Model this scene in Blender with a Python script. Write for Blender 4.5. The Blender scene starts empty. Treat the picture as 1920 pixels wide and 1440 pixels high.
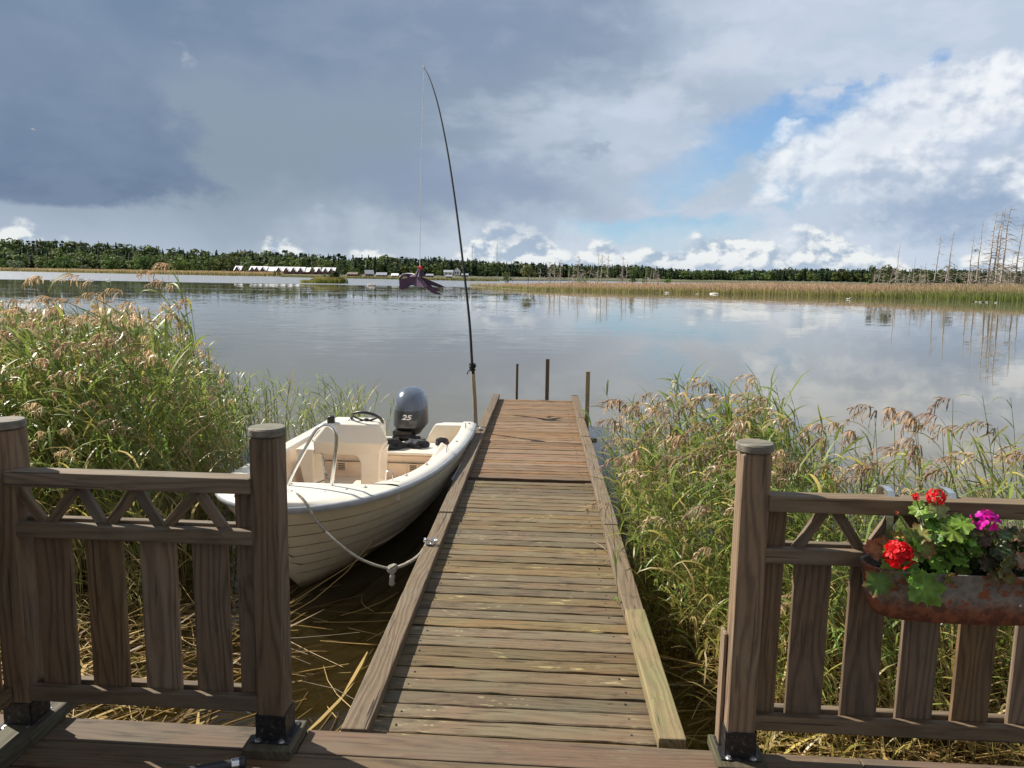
import bpy, bmesh, math, random
import numpy as np
from mathutils import Vector, Matrix
R = math.radians
scene = bpy.context.scene
COL = scene.collection

# ------------------------------------------------------------------ camera
FPX, PITCH, ROLL, CAMZ = 1443.0, R(8.0), R(0.9), 1.6
cam_data = bpy.data.cameras.new('camera')
cam = bpy.data.objects.new('camera', cam_data); COL.objects.link(cam)
cam_data.sensor_fit = 'HORIZONTAL'; cam_data.sensor_width = 36.0
cam_data.lens = 36.0 * FPX / 1920.0
cam_data.clip_start = 0.05; cam_data.clip_end = 9000
c_f = Vector((0, math.cos(PITCH), -math.sin(PITCH)))
c_u0 = Vector((0, math.sin(PITCH), math.cos(PITCH)))
c_r = Vector((1, 0, 0)) * math.cos(ROLL) + c_u0 * math.sin(ROLL)
c_u = Vector((1, 0, 0)) * -math.sin(ROLL) + c_u0 * math.cos(ROLL)
cam.matrix_world = Matrix(((c_r.x, c_u.x, -c_f.x, 0), (c_r.y, c_u.y, -c_f.y, 0), (c_r.z, c_u.z, -c_f.z, CAMZ), (0, 0, 0, 1)))
scene.camera = cam

def ray(x, y):
    return c_f + c_r * ((x - 960) / FPX) + c_u * ((720 - y) / FPX)
def at_y(x, y, Y):
    d = ray(x, y); return Vector((0, 0, CAMZ)) + d * (Y / d.y)
def at_z(x, y, z):
    d = ray(x, y); return Vector((0, 0, CAMZ)) + d * ((z - CAMZ) / d.z)
def azel(x, y):
    d = ray(x, y).normalized(); return math.atan2(d.x, d.y), math.asin(d.z)

# ------------------------------------------------------------------ light
SUN_DIR = Vector((-0.86, 0.50, 0)).normalized()       # towards the sun, on the ground plan
SUN_EL = R(41)
sun_data = bpy.data.lights.new('sun', 'SUN'); sun = bpy.data.objects.new('sun', sun_data); COL.objects.link(sun)
sun_data.energy = 5.0; sun_data.angle = R(0.53); sun_data.color = (1.0, 0.93, 0.82)
sv = Vector((SUN_DIR.x * math.cos(SUN_EL), SUN_DIR.y * math.cos(SUN_EL), math.sin(SUN_EL)))
sun.rotation_euler = sv.to_track_quat('Z', 'Y').to_euler()
sun.location = (-20, 12, 25)
scene.view_settings.view_transform = 'Standard'
scene.view_settings.look = 'None'
scene.view_settings.gamma = 1.0
scene.view_settings.exposure = 0.8

# ------------------------------------------------------------------ node helpers
class V:
    """a float socket with arithmetic"""
    nt = None
    def __init__(s, sock): s.s = sock
    @staticmethod
    def op(kind, *a, clamp=False):
        n = V.nt.nodes.new('ShaderNodeMath'); n.operation = kind; n.use_clamp = clamp
        for i, x in enumerate(a):
            if isinstance(x, V): V.nt.links.new(x.s, n.inputs[i])
            else: n.inputs[i].default_value = float(x)
        return V(n.outputs[0])
    def __add__(s, o): return V.op('ADD', s, o)
    __radd__ = __add__
    def __sub__(s, o): return V.op('SUBTRACT', s, o)
    def __rsub__(s, o): return V.op('SUBTRACT', o, s)
    def __mul__(s, o): return V.op('MULTIPLY', s, o)
    __rmul__ = __mul__
    def __truediv__(s, o): return V.op('DIVIDE', s, o)
def vmax(a, b): return V.op('MAXIMUM', a, b)
def vmin(a, b): return V.op('MINIMUM', a, b)
def clamp01(a): return V.op('ADD', a, 0.0, clamp=True)
def sstep(x, lo, hi):
    n = V.nt.nodes.new('ShaderNodeMapRange'); n.interpolation_type = 'SMOOTHSTEP'
    V.nt.links.new(x.s, n.inputs['Value'])
    if lo <= hi:
        n.inputs['From Min'].default_value = lo; n.inputs['From Max'].default_value = hi
        n.inputs['To Min'].default_value = 0; n.inputs['To Max'].default_value = 1
    else:
        n.inputs['From Min'].default_value = hi; n.inputs['From Max'].default_value = lo
        n.inputs['To Min'].default_value = 1; n.inputs['To Max'].default_value = 0
    return V(n.outputs[0])
def combine(x, y, z):
    n = V.nt.nodes.new('ShaderNodeCombineXYZ')
    for i, v in enumerate((x, y, z)):
        if isinstance(v, V): V.nt.links.new(v.s, n.inputs[i])
        else: n.inputs[i].default_value = v
    return n.outputs[0]
def sepxyz(sock):
    n = V.nt.nodes.new('ShaderNodeSeparateXYZ'); V.nt.links.new(sock, n.inputs[0])
    return V(n.outputs[0]), V(n.outputs[1]), V(n.outputs[2])
def noise(vec, scale=1.0, detail=4.0, rough=0.5, dist=0.0, color=False, flat=False):
    n = V.nt.nodes.new('ShaderNodeTexNoise'); n.noise_dimensions = '2D' if flat else '3D'; V.nt.links.new(vec, n.inputs['Vector'])
    n.inputs['Scale'].default_value = scale; n.inputs['Detail'].default_value = detail
    n.inputs['Roughness'].default_value = rough; n.inputs['Distortion'].default_value = dist
    return n.outputs[1] if color else V(n.outputs[0])
def mixc(f, a, b):
    n = V.nt.nodes.new('ShaderNodeMix'); n.data_type = 'RGBA'
    if isinstance(f, V): V.nt.links.new(f.s, n.inputs[0])
    else: n.inputs[0].default_value = f
    for i, c in ((6, a), (7, b)):
        if isinstance(c, (tuple, list)): n.inputs[i].default_value = (*c[:3], 1)
        else: V.nt.links.new(c, n.inputs[i])
    return n.outputs[2]
def attr(name, out='Vector'):
    n = V.nt.nodes.new('ShaderNodeAttribute'); n.attribute_name = name
    return n.outputs[out]
def lin(*rgb):
    return tuple(((c / 255) / 12.92 if c / 255 <= 0.04045 else ((c / 255 + 0.055) / 1.055) ** 2.4) for c in rgb)

# ------------------------------------------------------------------ world: sky with clouds
def build_world():
    w = bpy.data.worlds.new('World'); scene.world = w; w.use_nodes = True
    nt = w.node_tree; V.nt = nt; nt.nodes.clear()
    out = nt.nodes.new('ShaderNodeOutputWorld'); bg = nt.nodes.new('ShaderNodeBackground')
    nt.links.new(bg.outputs[0], out.inputs[0]); bg.inputs['Strength'].default_value = 0.0600
    sky = nt.nodes.new('ShaderNodeTexSky'); sky.sky_type = 'NISHITA'; sky.sun_disc = False
    sky.sun_elevation = SUN_EL; sky.sun_rotation = math.atan2(SUN_DIR.x, SUN_DIR.y)
    tc = nt.nodes.new('ShaderNodeTexCoord')
    x, y, z = sepxyz(tc.outputs['Generated'])
    az = V.op('ARCTAN2', x, y); el = V.op('ARCSINE', z)
    # warp
    base = combine(az * 1.0, el * 1.35, 0.0)
    wn = noise(base, 5.5, 4, 0.6, color=True, flat=True)
    wx, wy, wz = sepxyz(wn)
    wn2 = noise(base, 20, 5, 0.66, color=True, flat=True)
    ux, uy, uz = sepxyz(wn2)
    jx = (wx - 0.5) * 0.16 + (ux - 0.5) * 0.075
    jy = (wy - 0.5) * 0.10 + (uy - 0.5) * 0.055
    aw = az + jx; ew = el + jy
    awl = az + (wx - 0.5) * 0.30; ewl = el + (wy - 0.5) * 0.16
    def blob(cx, cy, rx, ry, rot=0, lo=1.0, hi=0.0, soft=False, raw=False):
        a0, e0 = azel(cx, cy); rx /= FPX; ry /= FPX
        A, E = (awl, ewl) if soft else ((az, el) if raw else (aw, ew))
        da = A - a0; de = E - e0; c, s = math.cos(R(rot)), math.sin(R(rot))
        p = (da * c + de * s) * (1 / rx); q = (de * c - da * s) * (1 / ry)
        d = V.op('SQRT', p * p + q * q)
        return sstep(d, lo, hi)
    E10 = lambda c: tuple(v * 10 for v in lin(*c))
    f1 = noise(combine(az + 3.1, el * 2.6, 0.0), 4.0, 5, 0.55, flat=True)
    f2 = noise(combine(az + 9.7, el * 2.2, 0.0), 12.0, 4, 0.55, flat=True)
    f3 = noise(combine(az + 14.2, el * 1.6, 0.0), 3.0, 3, 0.5, flat=True)
    blue = mixc(sstep(el, 0.0, 0.30), E10((160, 204, 232)), E10((118, 165, 226)))
    col = mixc(0.25, blue, sky.outputs[0])
    # high veil, left grey to right pale lavender
    veil = mixc(sstep(az + (f1 - 0.5) * 0.5, -0.15, 0.42), E10((140, 156, 176)), E10((186, 200, 219)))
    veil = mixc(sstep(f2 + (f1 - 0.5), 0.42, 0.72) * 0.45 * sstep(az, -0.25, 0.15), veil, E10((208, 217, 230)))
    veil = mixc(sstep(el, 0.13, 0.0) * 0.55, veil, E10((200, 212, 226)))
    hole = vmax(vmax(blob(1445, 275, 255, 78, 20, 1.1, 0.45), blob(1520, 330, 90, 120, -35, 1.05, 0.5)),
                vmax(blob(1235, 430, 200, 42, 0, 1.1, 0.5), blob(1615, 205, 150, 44, 20, 1.1, 0.5)))
    hole = clamp01(hole - sstep(f2 + (f1 - 0.5) * 0.8, 0.50, 0.70) * 0.5)
    back = sstep(y, 0.15, -0.25)
    col = mixc(1.0 - hole, col, veil)
    # pale wash over left middle
    col = mixc(blob(480, 340, 420, 170, 0, 1.2, 0.1, soft=True) * 0.55, col, E10((133, 150, 163)))
    col = mixc(blob(700, 420, 300, 60, 0, 1.3, 0.2, soft=True) * 0.6, col, E10((158, 172, 188)))
    col = mixc(blob(1150, 230, 170, 60, -15, 1.3, 0.2) * 0.55, col, E10((200, 212, 230)))
    col = mixc(blob(1080, 330, 240, 70, 0, 1.3, 0.2) * 0.55, col, E10((186, 198, 216)))
    # grey patch under the kite line
    col = mixc(blob(860, 345, 260, 62, 0, 1.25, 0.3) * 0.7, col, E10((136, 152, 178)))
    col = mixc(blob(1100, 275, 60, 12, 0, 1.3, 0.2) * 0.6, col, E10((150, 163, 184)))
    col = mixc(blob(1420, 335, 130, 40, 25, 1.2, 0.3) * 0.75, col, E10((182, 194, 208)))
    col = mixc(blob(1490, 315, 70, 22, 25, 1.2, 0.2) * 0.8, col, E10((232, 238, 244)))
    col = mixc(blob(1500, 265, 60, 14, 5, 1.3, 0.1) * 0.8, col, E10((222, 232, 244)))
    # upper dark sheet
    a1, _ = azel(980, 200)
    edge = ewl - 0.20 - sstep(az, 0.0, 0.25) * 0.085 - sstep(az, 0.15, 0.5) * 0.12
    sheet = sstep(edge, -0.025, 0.10) * sstep(az + (wx - 0.5) * 0.35, 0.52, 0.10)
    shc = mixc(sstep(az + (f1 - 0.5) * 0.3, -0.5, 0.15), E10((112, 133, 160)), E10((138, 155, 178)))
    shc = mixc(sstep(f3, 0.42, 0.66) * 0.55, shc, E10((126, 145, 172)))
    shc = mixc(sstep(f2 * 0.6 + f1 * 0.6, 0.56, 0.76) * 0.15, shc, E10((166, 178, 196)))
    col = mixc(sheet * 0.92, col, shc)
    col = mixc(blob(1400, 90, 230, 40, 20, 1.3, 0.1) * 0.45, col, E10((205, 213, 226)))
    # dark lobe lower left with a flat base
    _, eb = azel(120, 390)
    lobe0 = vmax(blob(40, 215, 300, 200, -12, 1.15, 0.45, soft=False), blob(165, 366, 125, 36, 0, 1.25, 0.2))
    lobe = sstep(lobe0 + (f2 - 0.5) * 0.9 * sstep(az, -0.60, -0.42) + (uz - 0.5) * 0.45, 0.14, 0.84) * sstep(el + (uy - 0.5) * 0.018, eb - 0.002, eb + 0.007)
    lc = mixc(sstep(el + (f1 - 0.5) * 0.12, eb, eb + 0.10), E10((90, 110, 140)), E10((106, 127, 155)))
    lobe = lobe * (0.45 + 0.55 * sstep(el + (wy - 0.5) * 0.16 + (uy - 0.5) * 0.05, eb + 0.20, eb + 0.05))
    lc = mixc(sstep(f2 * 0.7 + wz * 0.5, 0.50, 0.74) * 0.35, lc, E10((128, 146, 172)))
    col = mixc(lobe * 0.8, col, lc)
    # big bright cumulus bank on the right
    def puffs(seed, kx, ky, sc, detail=6):
        pv = combine(az * kx + seed, el * ky, 0.0)
        n1 = noise(pv, sc, detail, 0.56, flat=True)
        n2 = noise(combine((az - 0.006) * kx + seed, (el + 0.010) * ky, 0.0), sc, detail - 2, 0.56, flat=True)
        return n1, (n1 - n2)
    n1, sh = puffs(2.3, 1, 1.25, 7.5)
    dens = blob(1800, 270, 340, 165, 12, 1.3, 0.1, raw=True) + blob(1560, 420, 260, 50, 25, 1.3, 0.1, raw=True) * 0.7
    m = sstep(dens + (n1 - 0.5) * 1.4, 0.28, 0.58)
    cc = mixc(sstep(sh + (n1 - 0.5) * 0.35, -0.10, 0.10), E10((184, 197, 215)), E10((242, 245, 248)))
    cc = mixc(sstep(f3 * 0.6 + f2 * 0.5, 0.44, 0.68) * 0.55, cc, E10((198, 209, 225)))
    col = mixc(m * 0.9, col, cc)
    col = mixc(blob(1840, 408, 185, 46, -8, 1.3, 0.2) * 0.75, col, E10((134, 160, 190)))
    col = mixc(blob(1870, 290, 80, 26, 20, 1.3, 0.2) * 0.6, col, E10((176, 192, 218)))
    # cumulus row along the horizon, in a pale hazy band
    col = mixc(blob(1080, 470, 640, 60, 0, 1.2, 0.3, soft=True) * 0.6, col, E10((203, 213, 224)))
    n3, sh3 = puffs(7.7, 1, 1.5, 17)
    def hump(cx, top, rx, k=1.0, base=505):
        return blob(cx, base, rx, base - top, 0, 1.25, 0.0, raw=True) * k
    h = hump(950, 395, 160, 1.0)
    for a in ((1390, 405, 190, 0.95), (1530, 400, 160, 0.8), (1130, 430, 70, 1.0), (1240, 455, 150, 1.0), (540, 418, 60, 0.85), (600, 448, 40, 0.6), (690, 440, 90, 0.62), (25, 395, 70, 0.8), (130, 412, 34, 0.7), (1640, 470, 80, 0.7), (1890, 440, 110, 0.7)):
        h = vmax(h, hump(*a))
    m3 = sstep(h + (n3 - 0.5) * 1.3, 0.36, 0.60)
    c3 = mixc(sstep(sh3 * 1.5 + (n3 - 0.5) * 0.35, -0.13, 0.14), E10((164, 182, 202)), E10((240, 242, 240)))
    col = mixc(m3 * 0.85, col, c3)
    col = mixc(blob(1010, 430, 90, 42, 0, 1.2, 0.2) * 0.6, col, E10((160, 177, 200)))
    col = mixc(sstep(el, 0.030, 0.0) * 0.5, col, E10((190, 204, 220)))
    # bright broken cloud behind the viewer
    bk = mixc(sstep(f1, 0.35, 0.65), E10((128, 140, 162)), E10((200, 199, 198)))
    col = mixc(back, col, bk)
    nt.links.new(col, bg.inputs['Color'])
build_world()
scene.world.cycles.sampling_method = 'MANUAL'; scene.world.cycles.sample_map_resolution = 256

# ------------------------------------------------------------------ mesh builder
rng = np.random.default_rng(7)
random.seed(7)
class MB:
    def __init__(s):
        s.v = []; s.f = []; s.gc = []; s.rnd = []; s.c = []; s.mi = []; s.n = 0
    def add(s, verts, faces, gc=None, rnd=0.0, col=(1, 1, 1), mi=0):
        verts = np.asarray(verts, float).reshape(-1, 3); b = s.n
        s.v.append(verts); s.gc.append(np.asarray(gc, float) if gc is not None else verts)
        s.rnd.append(np.full(len(verts), rnd))
        c = np.asarray(col, float); s.c.append(np.tile(c, (len(verts), 1)) if c.ndim == 1 else c)
        for f in faces: s.f.append([i + b for i in f]); s.mi.append(mi)
        s.n += len(verts); return b
    def beam(s, p0, p1, w, t, up=(0, 0, 1), rnd=None, w1=None, mi=0, col=(1, 1, 1)):
        """box from p0 to p1; w across, t along up"""
        p0 = Vector(p0); p1 = Vector(p1); a = (p1 - p0); L = a.length; a.normalize()
        up = Vector(up); x = a.cross(up).normalized(); u = x.cross(a).normalized()
        rnd = random.random() if rnd is None else rnd
        vs = []; gc = []
        for k, (P, ww) in enumerate(((p0, w), (p1, w1 or w))):
            for i, j in ((-1, -1), (1, -1), (1, 1), (-1, 1)):
                vs.append(P + x * (i * ww / 2) + u * (j * t / 2)); gc.append((k * L, i * ww / 2, j * t / 2))
        s.add(vs, [(3, 2, 1, 0), (4, 5, 6, 7), (0, 1, 5, 4), (1, 2, 6, 5), (2, 3, 7, 6), (3, 0, 4, 7)], gc, rnd, col, mi)
    def box(s, c, size, rnd=None, mi=0, rot=0.0, col=(1, 1, 1)):
        c = Vector(c); d = Vector((math.cos(rot), math.sin(rot), 0)) * (size[0] / 2)
        s.beam(c - d, c + d, size[1], size[2], rnd=rnd, mi=mi, col=col)
    def tube(s, pts, r, n=8, mi=0, rnd=0.0, col=(1, 1, 1), cap=True):
        pts = [Vector(p) for p in pts]; m = len(pts)
        rs = r if isinstance(r, (list, tuple)) else [r] * m
        t0 = (pts[1] - pts[0]).normalized()
        x = t0.cross(Vector((0.31, 0.17, 0.93))); x = x if x.length > 1e-3 else t0.cross(Vector((1, 0, 0))); x.normalize()
        vs = []; gc = []; L = 0
        for i, p in enumerate(pts):
            t = (pts[min(i + 1, m - 1)] - pts[max(i - 1, 0)]).normalized()
            x = (x - t * x.dot(t)).normalized(); y = t.cross(x)
            if i: L += (p - pts[i - 1]).length
            for k in range(n):
                q = 2 * math.pi * k / n
                vs.append(p + (x * math.cos(q) + y * math.sin(q)) * rs[i]); gc.append((L, rs[i] * math.cos(q), rs[i] * math.sin(q)))
        fs = [(i * n + k, i * n + (k + 1) % n, (i + 1) * n + (k + 1) % n, (i + 1) * n + k) for i in range(m - 1) for k in range(n)]
        if cap: fs += [tuple(range(n))[::-1], tuple((m - 1) * n + k for k in range(n))]
        s.add(vs, fs, gc, rnd, col, mi)
    def lathe(s, c, prof, n=24, mi=0, axis=None, rnd=0.0, col=(1, 1, 1)):
        """prof: (radius, height) pairs about a vertical axis through c"""
        c = Vector(c); vs = []; M = Matrix.Identity(3) if axis is None else Vector((0, 0, 1)).rotation_difference(Vector(axis)).to_matrix()
        for r, h in prof:
            for k in range(n):
                q = 2 * math.pi * k / n; vs.append(c + M @ Vector((r * math.cos(q), r * math.sin(q), h)))
        m = len(prof)
        fs = [(i * n + k, i * n + (k + 1) % n, (i + 1) * n + (k + 1) % n, (i + 1) * n + k) for i in range(m - 1) for k in range(n)]
        fs += [tuple(range(n))[::-1], tuple((m - 1) * n + k for k in range(n))]
        s.add(vs, fs, None, rnd, col, mi)
    def prism(s, poly, ext, mi=0, rnd=0.0, col=(1, 1, 1)):
        poly = [Vector(p) for p in poly]; e = Vector(ext); n = len(poly)
        s.add(poly + [p + e for p in poly], [tuple(range(n))[::-1], tuple(range(n, 2 * n))] + [(i, (i + 1) % n, n + (i + 1) % n, n + i) for i in range(n)], None, rnd, col, mi)
    def ball(s, c, r, seg=10, rings=7, mi=0, col=(1, 1, 1), rnd=0.0):
        c = Vector(c); r = r if isinstance(r, (tuple, list)) else (r, r, r); vs = []
        for i in range(rings + 1):
            th = math.pi * (0.02 + 0.96 * i / rings)
            for k in range(seg):
                q = 2 * math.pi * k / seg
                vs.append(c + Vector((r[0] * math.sin(th) * math.cos(q), r[1] * math.sin(th) * math.sin(q), r[2] * math.cos(th))))
        fs = [(i * seg + k, (i + 1) * seg + k, (i + 1) * seg + (k + 1) % seg, i * seg + (k + 1) % seg) for i in range(rings) for k in range(seg)]
        fs += [tuple(range(seg)), tuple(rings * seg + k for k in range(seg))[::-1]]
        s.add(vs, fs, None, rnd, col, mi)
    def build(s, name, mats, parent=None, smooth=False, bevel=0.0, recalc=False, angle=40, mw=None):
        V3 = np.concatenate(s.v)
        off = np.zeros(3) if parent is None else np.array(world_loc(parent))
        me = bpy.data.meshes.new(name)
        me.from_pydata((V3 - off).tolist(), [], s.f)
        if recalc:
            bm = bmesh.new(); bm.from_mesh(me); bmesh.ops.recalc_face_normals(bm, faces=bm.faces); bm.to_mesh(me); bm.free()
        finish(me, mats, np.concatenate(s.gc), np.concatenate(s.rnd), np.concatenate(s.c), s.mi, smooth, angle)
        return link(name, me, parent, bevel)
def world_loc(o):
    l = Vector(o.location)
    while o.parent: o = o.parent; l = l + o.location
    return l
def finish(me, mats, gc, rnd, col, mi=None, smooth=False, angle=40):
    mats = mats if isinstance(mats, (list, tuple)) else [mats]
    for m in mats: me.materials.append(m)
    if mi is not None and len(mats) > 1: me.polygons.foreach_set('material_index', np.array(mi, dtype=np.int32))
    a = me.attributes.new('gc', 'FLOAT_VECTOR', 'POINT'); a.data.foreach_set('vector', np.asarray(gc, np.float32).ravel())
    a = me.attributes.new('rnd', 'FLOAT', 'POINT'); a.data.foreach_set('value', np.asarray(rnd, np.float32).ravel())
    a = me.attributes.new('col', 'FLOAT_COLOR', 'POINT')
    c4 = np.ones((len(col), 4), np.float32); c4[:, :3] = col; a.data.foreach_set('color', c4.ravel())
    if smooth:
        me.polygons.foreach_set('use_smooth', np.ones(len(me.polygons), bool))
        me.set_sharp_from_angle(angle=R(angle))
    me.update()
def link(name, me, parent=None, bevel=0.0):
    o = bpy.data.objects.new(name, me); COL.objects.link(o)
    if parent: o.parent = parent
    if bevel:
        m = o.modifiers.new('bevel', 'BEVEL'); m.width = bevel; m.segments = 2; m.limit_method = 'ANGLE'; m.angle_limit = R(40)
    return o
def np_mesh(name, v, quads, tris, col, mat, parent=None, smooth=False, rnd=None):
    """big foliage meshes straight from numpy arrays"""
    me = bpy.data.meshes.new(name); nv = len(v)
    nq, ntr = len(quads), len(tris)
    me.vertices.add(nv); me.vertices.foreach_set('co', np.asarray(v, np.float32).ravel())
    me.loops.add(nq * 4 + ntr * 3)
    li = np.concatenate([np.asarray(quads, np.int32).ravel(), np.asarray(tris, np.int32).ravel()]) if ntr else np.asarray(quads, np.int32).ravel()
    me.loops.foreach_set('vertex_index', li.astype(np.int32))
    me.polygons.add(nq + ntr)
    st = np.concatenate([np.arange(nq) * 4, nq * 4 + np.arange(ntr) * 3]).astype(np.int32)
    me.polygons.foreach_set('loop_start', st)
    me.update(calc_edges=True); me.validate()
    finish(me, mat, v, np.zeros(nv) if rnd is None else rnd, col, None, smooth, 180)
    return link(name, me, parent)
def tag(o, label=None, cat=None, group=None, kind=None):
    if label: o['label'] = label
    if cat: o['category'] = cat
    if group: o['group'] = group
    if kind: o['kind'] = kind
    return o
def thing(name, loc, label, cat, group=None):
    o = bpy.data.objects.new(name, None); COL.objects.link(o); o.location = loc; o.empty_display_size = 0.2
    return tag(o, label, cat, group)
def dup(root, loc, label=None, group=None, rotz=None, scale=None):
    r = root.copy(); COL.objects.link(r); r.location = loc
    if rotz is not None: r.rotation_euler = (0, 0, rotz)
    if scale is not None: r.scale = scale if isinstance(scale, (tuple, list)) else (scale,) * 3
    if label: r['label'] = label
    if group: r['group'] = group
    for ch in list(root.children):
        c = ch.copy(); COL.objects.link(c); c.parent = r
        for g in list(ch.children):
            d = g.copy(); COL.objects.link(d); d.parent = c
    return r

# ------------------------------------------------------------------ materials
def new_mat(name):
    m = bpy.data.materials.new(name); m.use_nodes = True; nt = m.node_tree; nt.nodes.clear(); V.nt = nt
    out = nt.nodes.new('ShaderNodeOutputMaterial'); b = nt.nodes.new('ShaderNodeBsdfPrincipled')
    nt.links.new(b.outputs[0], out.inputs[0]); return m, nt, b, out
def setc(nt, sock, c):
    if isinstance(c, (tuple, list)): sock.default_value = (*c[:3], 1) if len(sock.default_value) == 4 else c
    elif isinstance(c, V): nt.links.new(c.s, sock)
    else: nt.links.new(c, sock)
def bump(nt, b, h, strength=0.3, dist=0.01):
    n = nt.nodes.new('ShaderNodeBump'); n.inputs['Strength'].default_value = strength; n.inputs['Distance'].default_value = dist
    nt.links.new(h.s, n.inputs['Height']); nt.links.new(n.outputs[0], b.inputs['Normal'])
def scaled(sock, sx, sy, sz, off=None):
    x, y, z = sepxyz(sock)
    o = off if off is not None else 0.0
    return combine(x * sx + o, y * sy + o, z * sz)
def wood(name, dark, light, grey=None, greyamt=0.4, lichen=None, lichamt=0.0, red=None, redamt=0.0, rough=0.75, bstr=0.5, crack=0.6, tone=0.35, fine=1.0, grime=0.35, holes=False):
    m, nt, b, out = new_mat(name)
    gc = attr('gc'); rn = V(attr('rnd', 'Fac')); off = rn * 37.0
    x, y, z = sepxyz(gc)
    # long grain bands with knots
    # growth rings: contour lines of a smooth field stretched along the board give cathedral grain and knots
    kn = noise(combine(x * 1.1 + off, y * 7 + off, z * 7), 1.0, 2, 0.45)
    rings = V.op('SINE', (kn * 7.5 * fine + y * 34 * fine + z * 21 * fine + noise(combine(x * 3 + off, y * 30, z * 30), 1.0, 2, 0.5) * 0.55) * 6.2832) * 0.5 + 0.5
    fib = noise(combine(x * 9 + off, y * 260 * fine, z * 260 * fine), 1.0, 3, 0.6)
    blot = noise(combine(x * 3 + off, y * 8, z * 8), 1.0, 4, 0.6)
    c = mixc(1.0 - (1.0 - rings) * (1.0 - rings) * (0.35 + 0.65 * sstep(blot, 0.35, 0.6)), dark, light)
    c = mixc((fib - 0.35) * 0.9, c, tuple(v * 0.55 for v in dark))
    if grey: c = mixc(sstep(blot, 0.42, 0.62) * greyamt, c, grey)
    if red: c = mixc(sstep(noise(combine(x * 1.7 + off, y * 5, z * 5), 1.0, 3, 0.6), 0.45, 0.65) * redamt, c, red)
    gr = noise(combine(x * 7 + off * 3, y * 26, z * 26), 1.0, 5, 0.65)
    c = mixc(sstep(gr, 0.50, 0.72) * grime, c, tuple(v * 0.35 for v in dark))
    ck = sstep(noise(combine(x * 2.5 + off, y * 70 * fine, z * 70 * fine), 1.0, 2, 0.5), 0.345, 0.29)
    c = mixc(ck * crack, c, tuple(v * 0.18 for v in dark))
    if lichen:
        l1 = sstep(noise(combine(x * 9 + off, y * 34, z * 20), 1.0, 5, 0.65), 0.57, 0.64)
        l2 = sstep(noise(combine(x * 1.8 + off * 0.7, y * 3, z * 3), 1.0, 2, 0.5), 0.48, 0.60)
        c = mixc(l1 * l2 * lichamt, c, lichen)
    if holes:
        kh = sstep(noise(combine(x * 8 + off * 5, y * 26 + off, z * 5), 1.0, 1, 0.4), 0.775, 0.80)
        c = mixc(kh, c, (0.006, 0.005, 0.004))
    hue = nt.nodes.new('ShaderNodeHueSaturation'); nt.links.new(c, hue.inputs['Color'])
    nt.links.new((rn * tone + (1.0 - tone * 0.5)).s, hue.inputs['Value'])
    nt.links.new((V.op('FRACT', rn * 7.31) * 0.3 + 0.85).s, hue.inputs['Saturation'])
    nt.links.new(hue.outputs[0], b.inputs['Base Color'])
    b.inputs['Roughness'].default_value = rough; b.inputs['Specular IOR Level'].default_value = 0.35
    bump(nt, b, rings * 0.35 + fib * 0.6 - ck * 1.5, bstr, 0.004)
    return m
def simple(name, c, rough=0.5, metal=0.0, var=0.15, vs=6.0, spec=0.5, bs=0.0, coat=0.0, dirt=None, dirtamt=0.0):
    m, nt, b, out = new_mat(name)
    p = attr('gc'); n = noise(p, vs, 5, 0.6)
    cc = mixc(sstep(n, 0.3, 0.7), tuple(v * (1 - var) for v in c), tuple(min(1, v * (1 + var)) for v in c))
    if dirt: cc = mixc(sstep(noise(p, vs * 2.1, 6, 0.65), 0.52, 0.75) * dirtamt, cc, dirt)
    nt.links.new(cc, b.inputs['Base Color']); b.inputs['Roughness'].default_value = rough
    b.inputs['Metallic'].default_value = metal; b.inputs['Specular IOR Level'].default_value = spec
    b.inputs['Coat Weight'].default_value = coat
    if bs: bump(nt, b, noise(p, vs * 9, 4, 0.6), bs, 0.004)
    return m
def leafy(name, trans=0.45, rough=0.45, spec=0.4, var=0.25, vscale=3.0):
    """foliage: natural leaf colour from the 'col' attribute"""
    m, nt, b, out = new_mat(name)
    c = attr('col', 'Color'); n = noise(attr('gc'), vscale, 3, 0.6)
    hue = nt.nodes.new('ShaderNodeHueSaturation'); nt.links.new(c, hue.inputs['Color'])
    nt.links.new((n * var * 2 + (1 - var)).s, hue.inputs['Value'])
    nt.links.new(hue.outputs[0], b.inputs['Base Color']); b.inputs['Roughness'].default_value = rough
    b.inputs['Specular IOR Level'].default_value = spec
    t = nt.nodes.new('ShaderNodeBsdfTranslucent'); nt.links.new(hue.outputs[0], t.inputs[0])
    mx = nt.nodes.new('ShaderNodeMixShader'); mx.inputs[0].default_value = trans
    nt.links.new(b.outputs[0], mx.inputs[1]); nt.links.new(t.outputs[0], mx.inputs[2]); nt.links.new(mx.outputs[0], out.inputs[0])
    return m
M = {}
M['fence'] = wood('fence_wood', (0.081, 0.049, 0.028), (0.207, 0.136, 0.080), grey=(0.167, 0.130, 0.086), greyamt=0.4, crack=0.5, bstr=0.45, tone=0.55)
M['rail'] = wood('rail_wood', (0.079, 0.054, 0.034), (0.168, 0.124, 0.080), grey=(0.162, 0.138, 0.099), greyamt=0.55, crack=0.6, tone=0.3)
M['endgrain'] = wood('post_cap_wood', (0.16, 0.135, 0.10), (0.27, 0.235, 0.18), grey=(0.15, 0.155, 0.11), greyamt=0.7, lichen=(0.30, 0.30, 0.22), lichamt=0.5, grime=0.6)
M['dock_near'] = wood('dock_planks_near', (0.093, 0.064, 0.031), (0.158, 0.114, 0.059), grey=(0.141, 0.122, 0.066), greyamt=0.6, lichen=(0.371, 0.310, 0.148), lichamt=0.75, red=(0.161, 0.089, 0.045), redamt=0.4, crack=0.5, bstr=1.2, tone=0.45, grime=0.7, holes=True)
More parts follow.
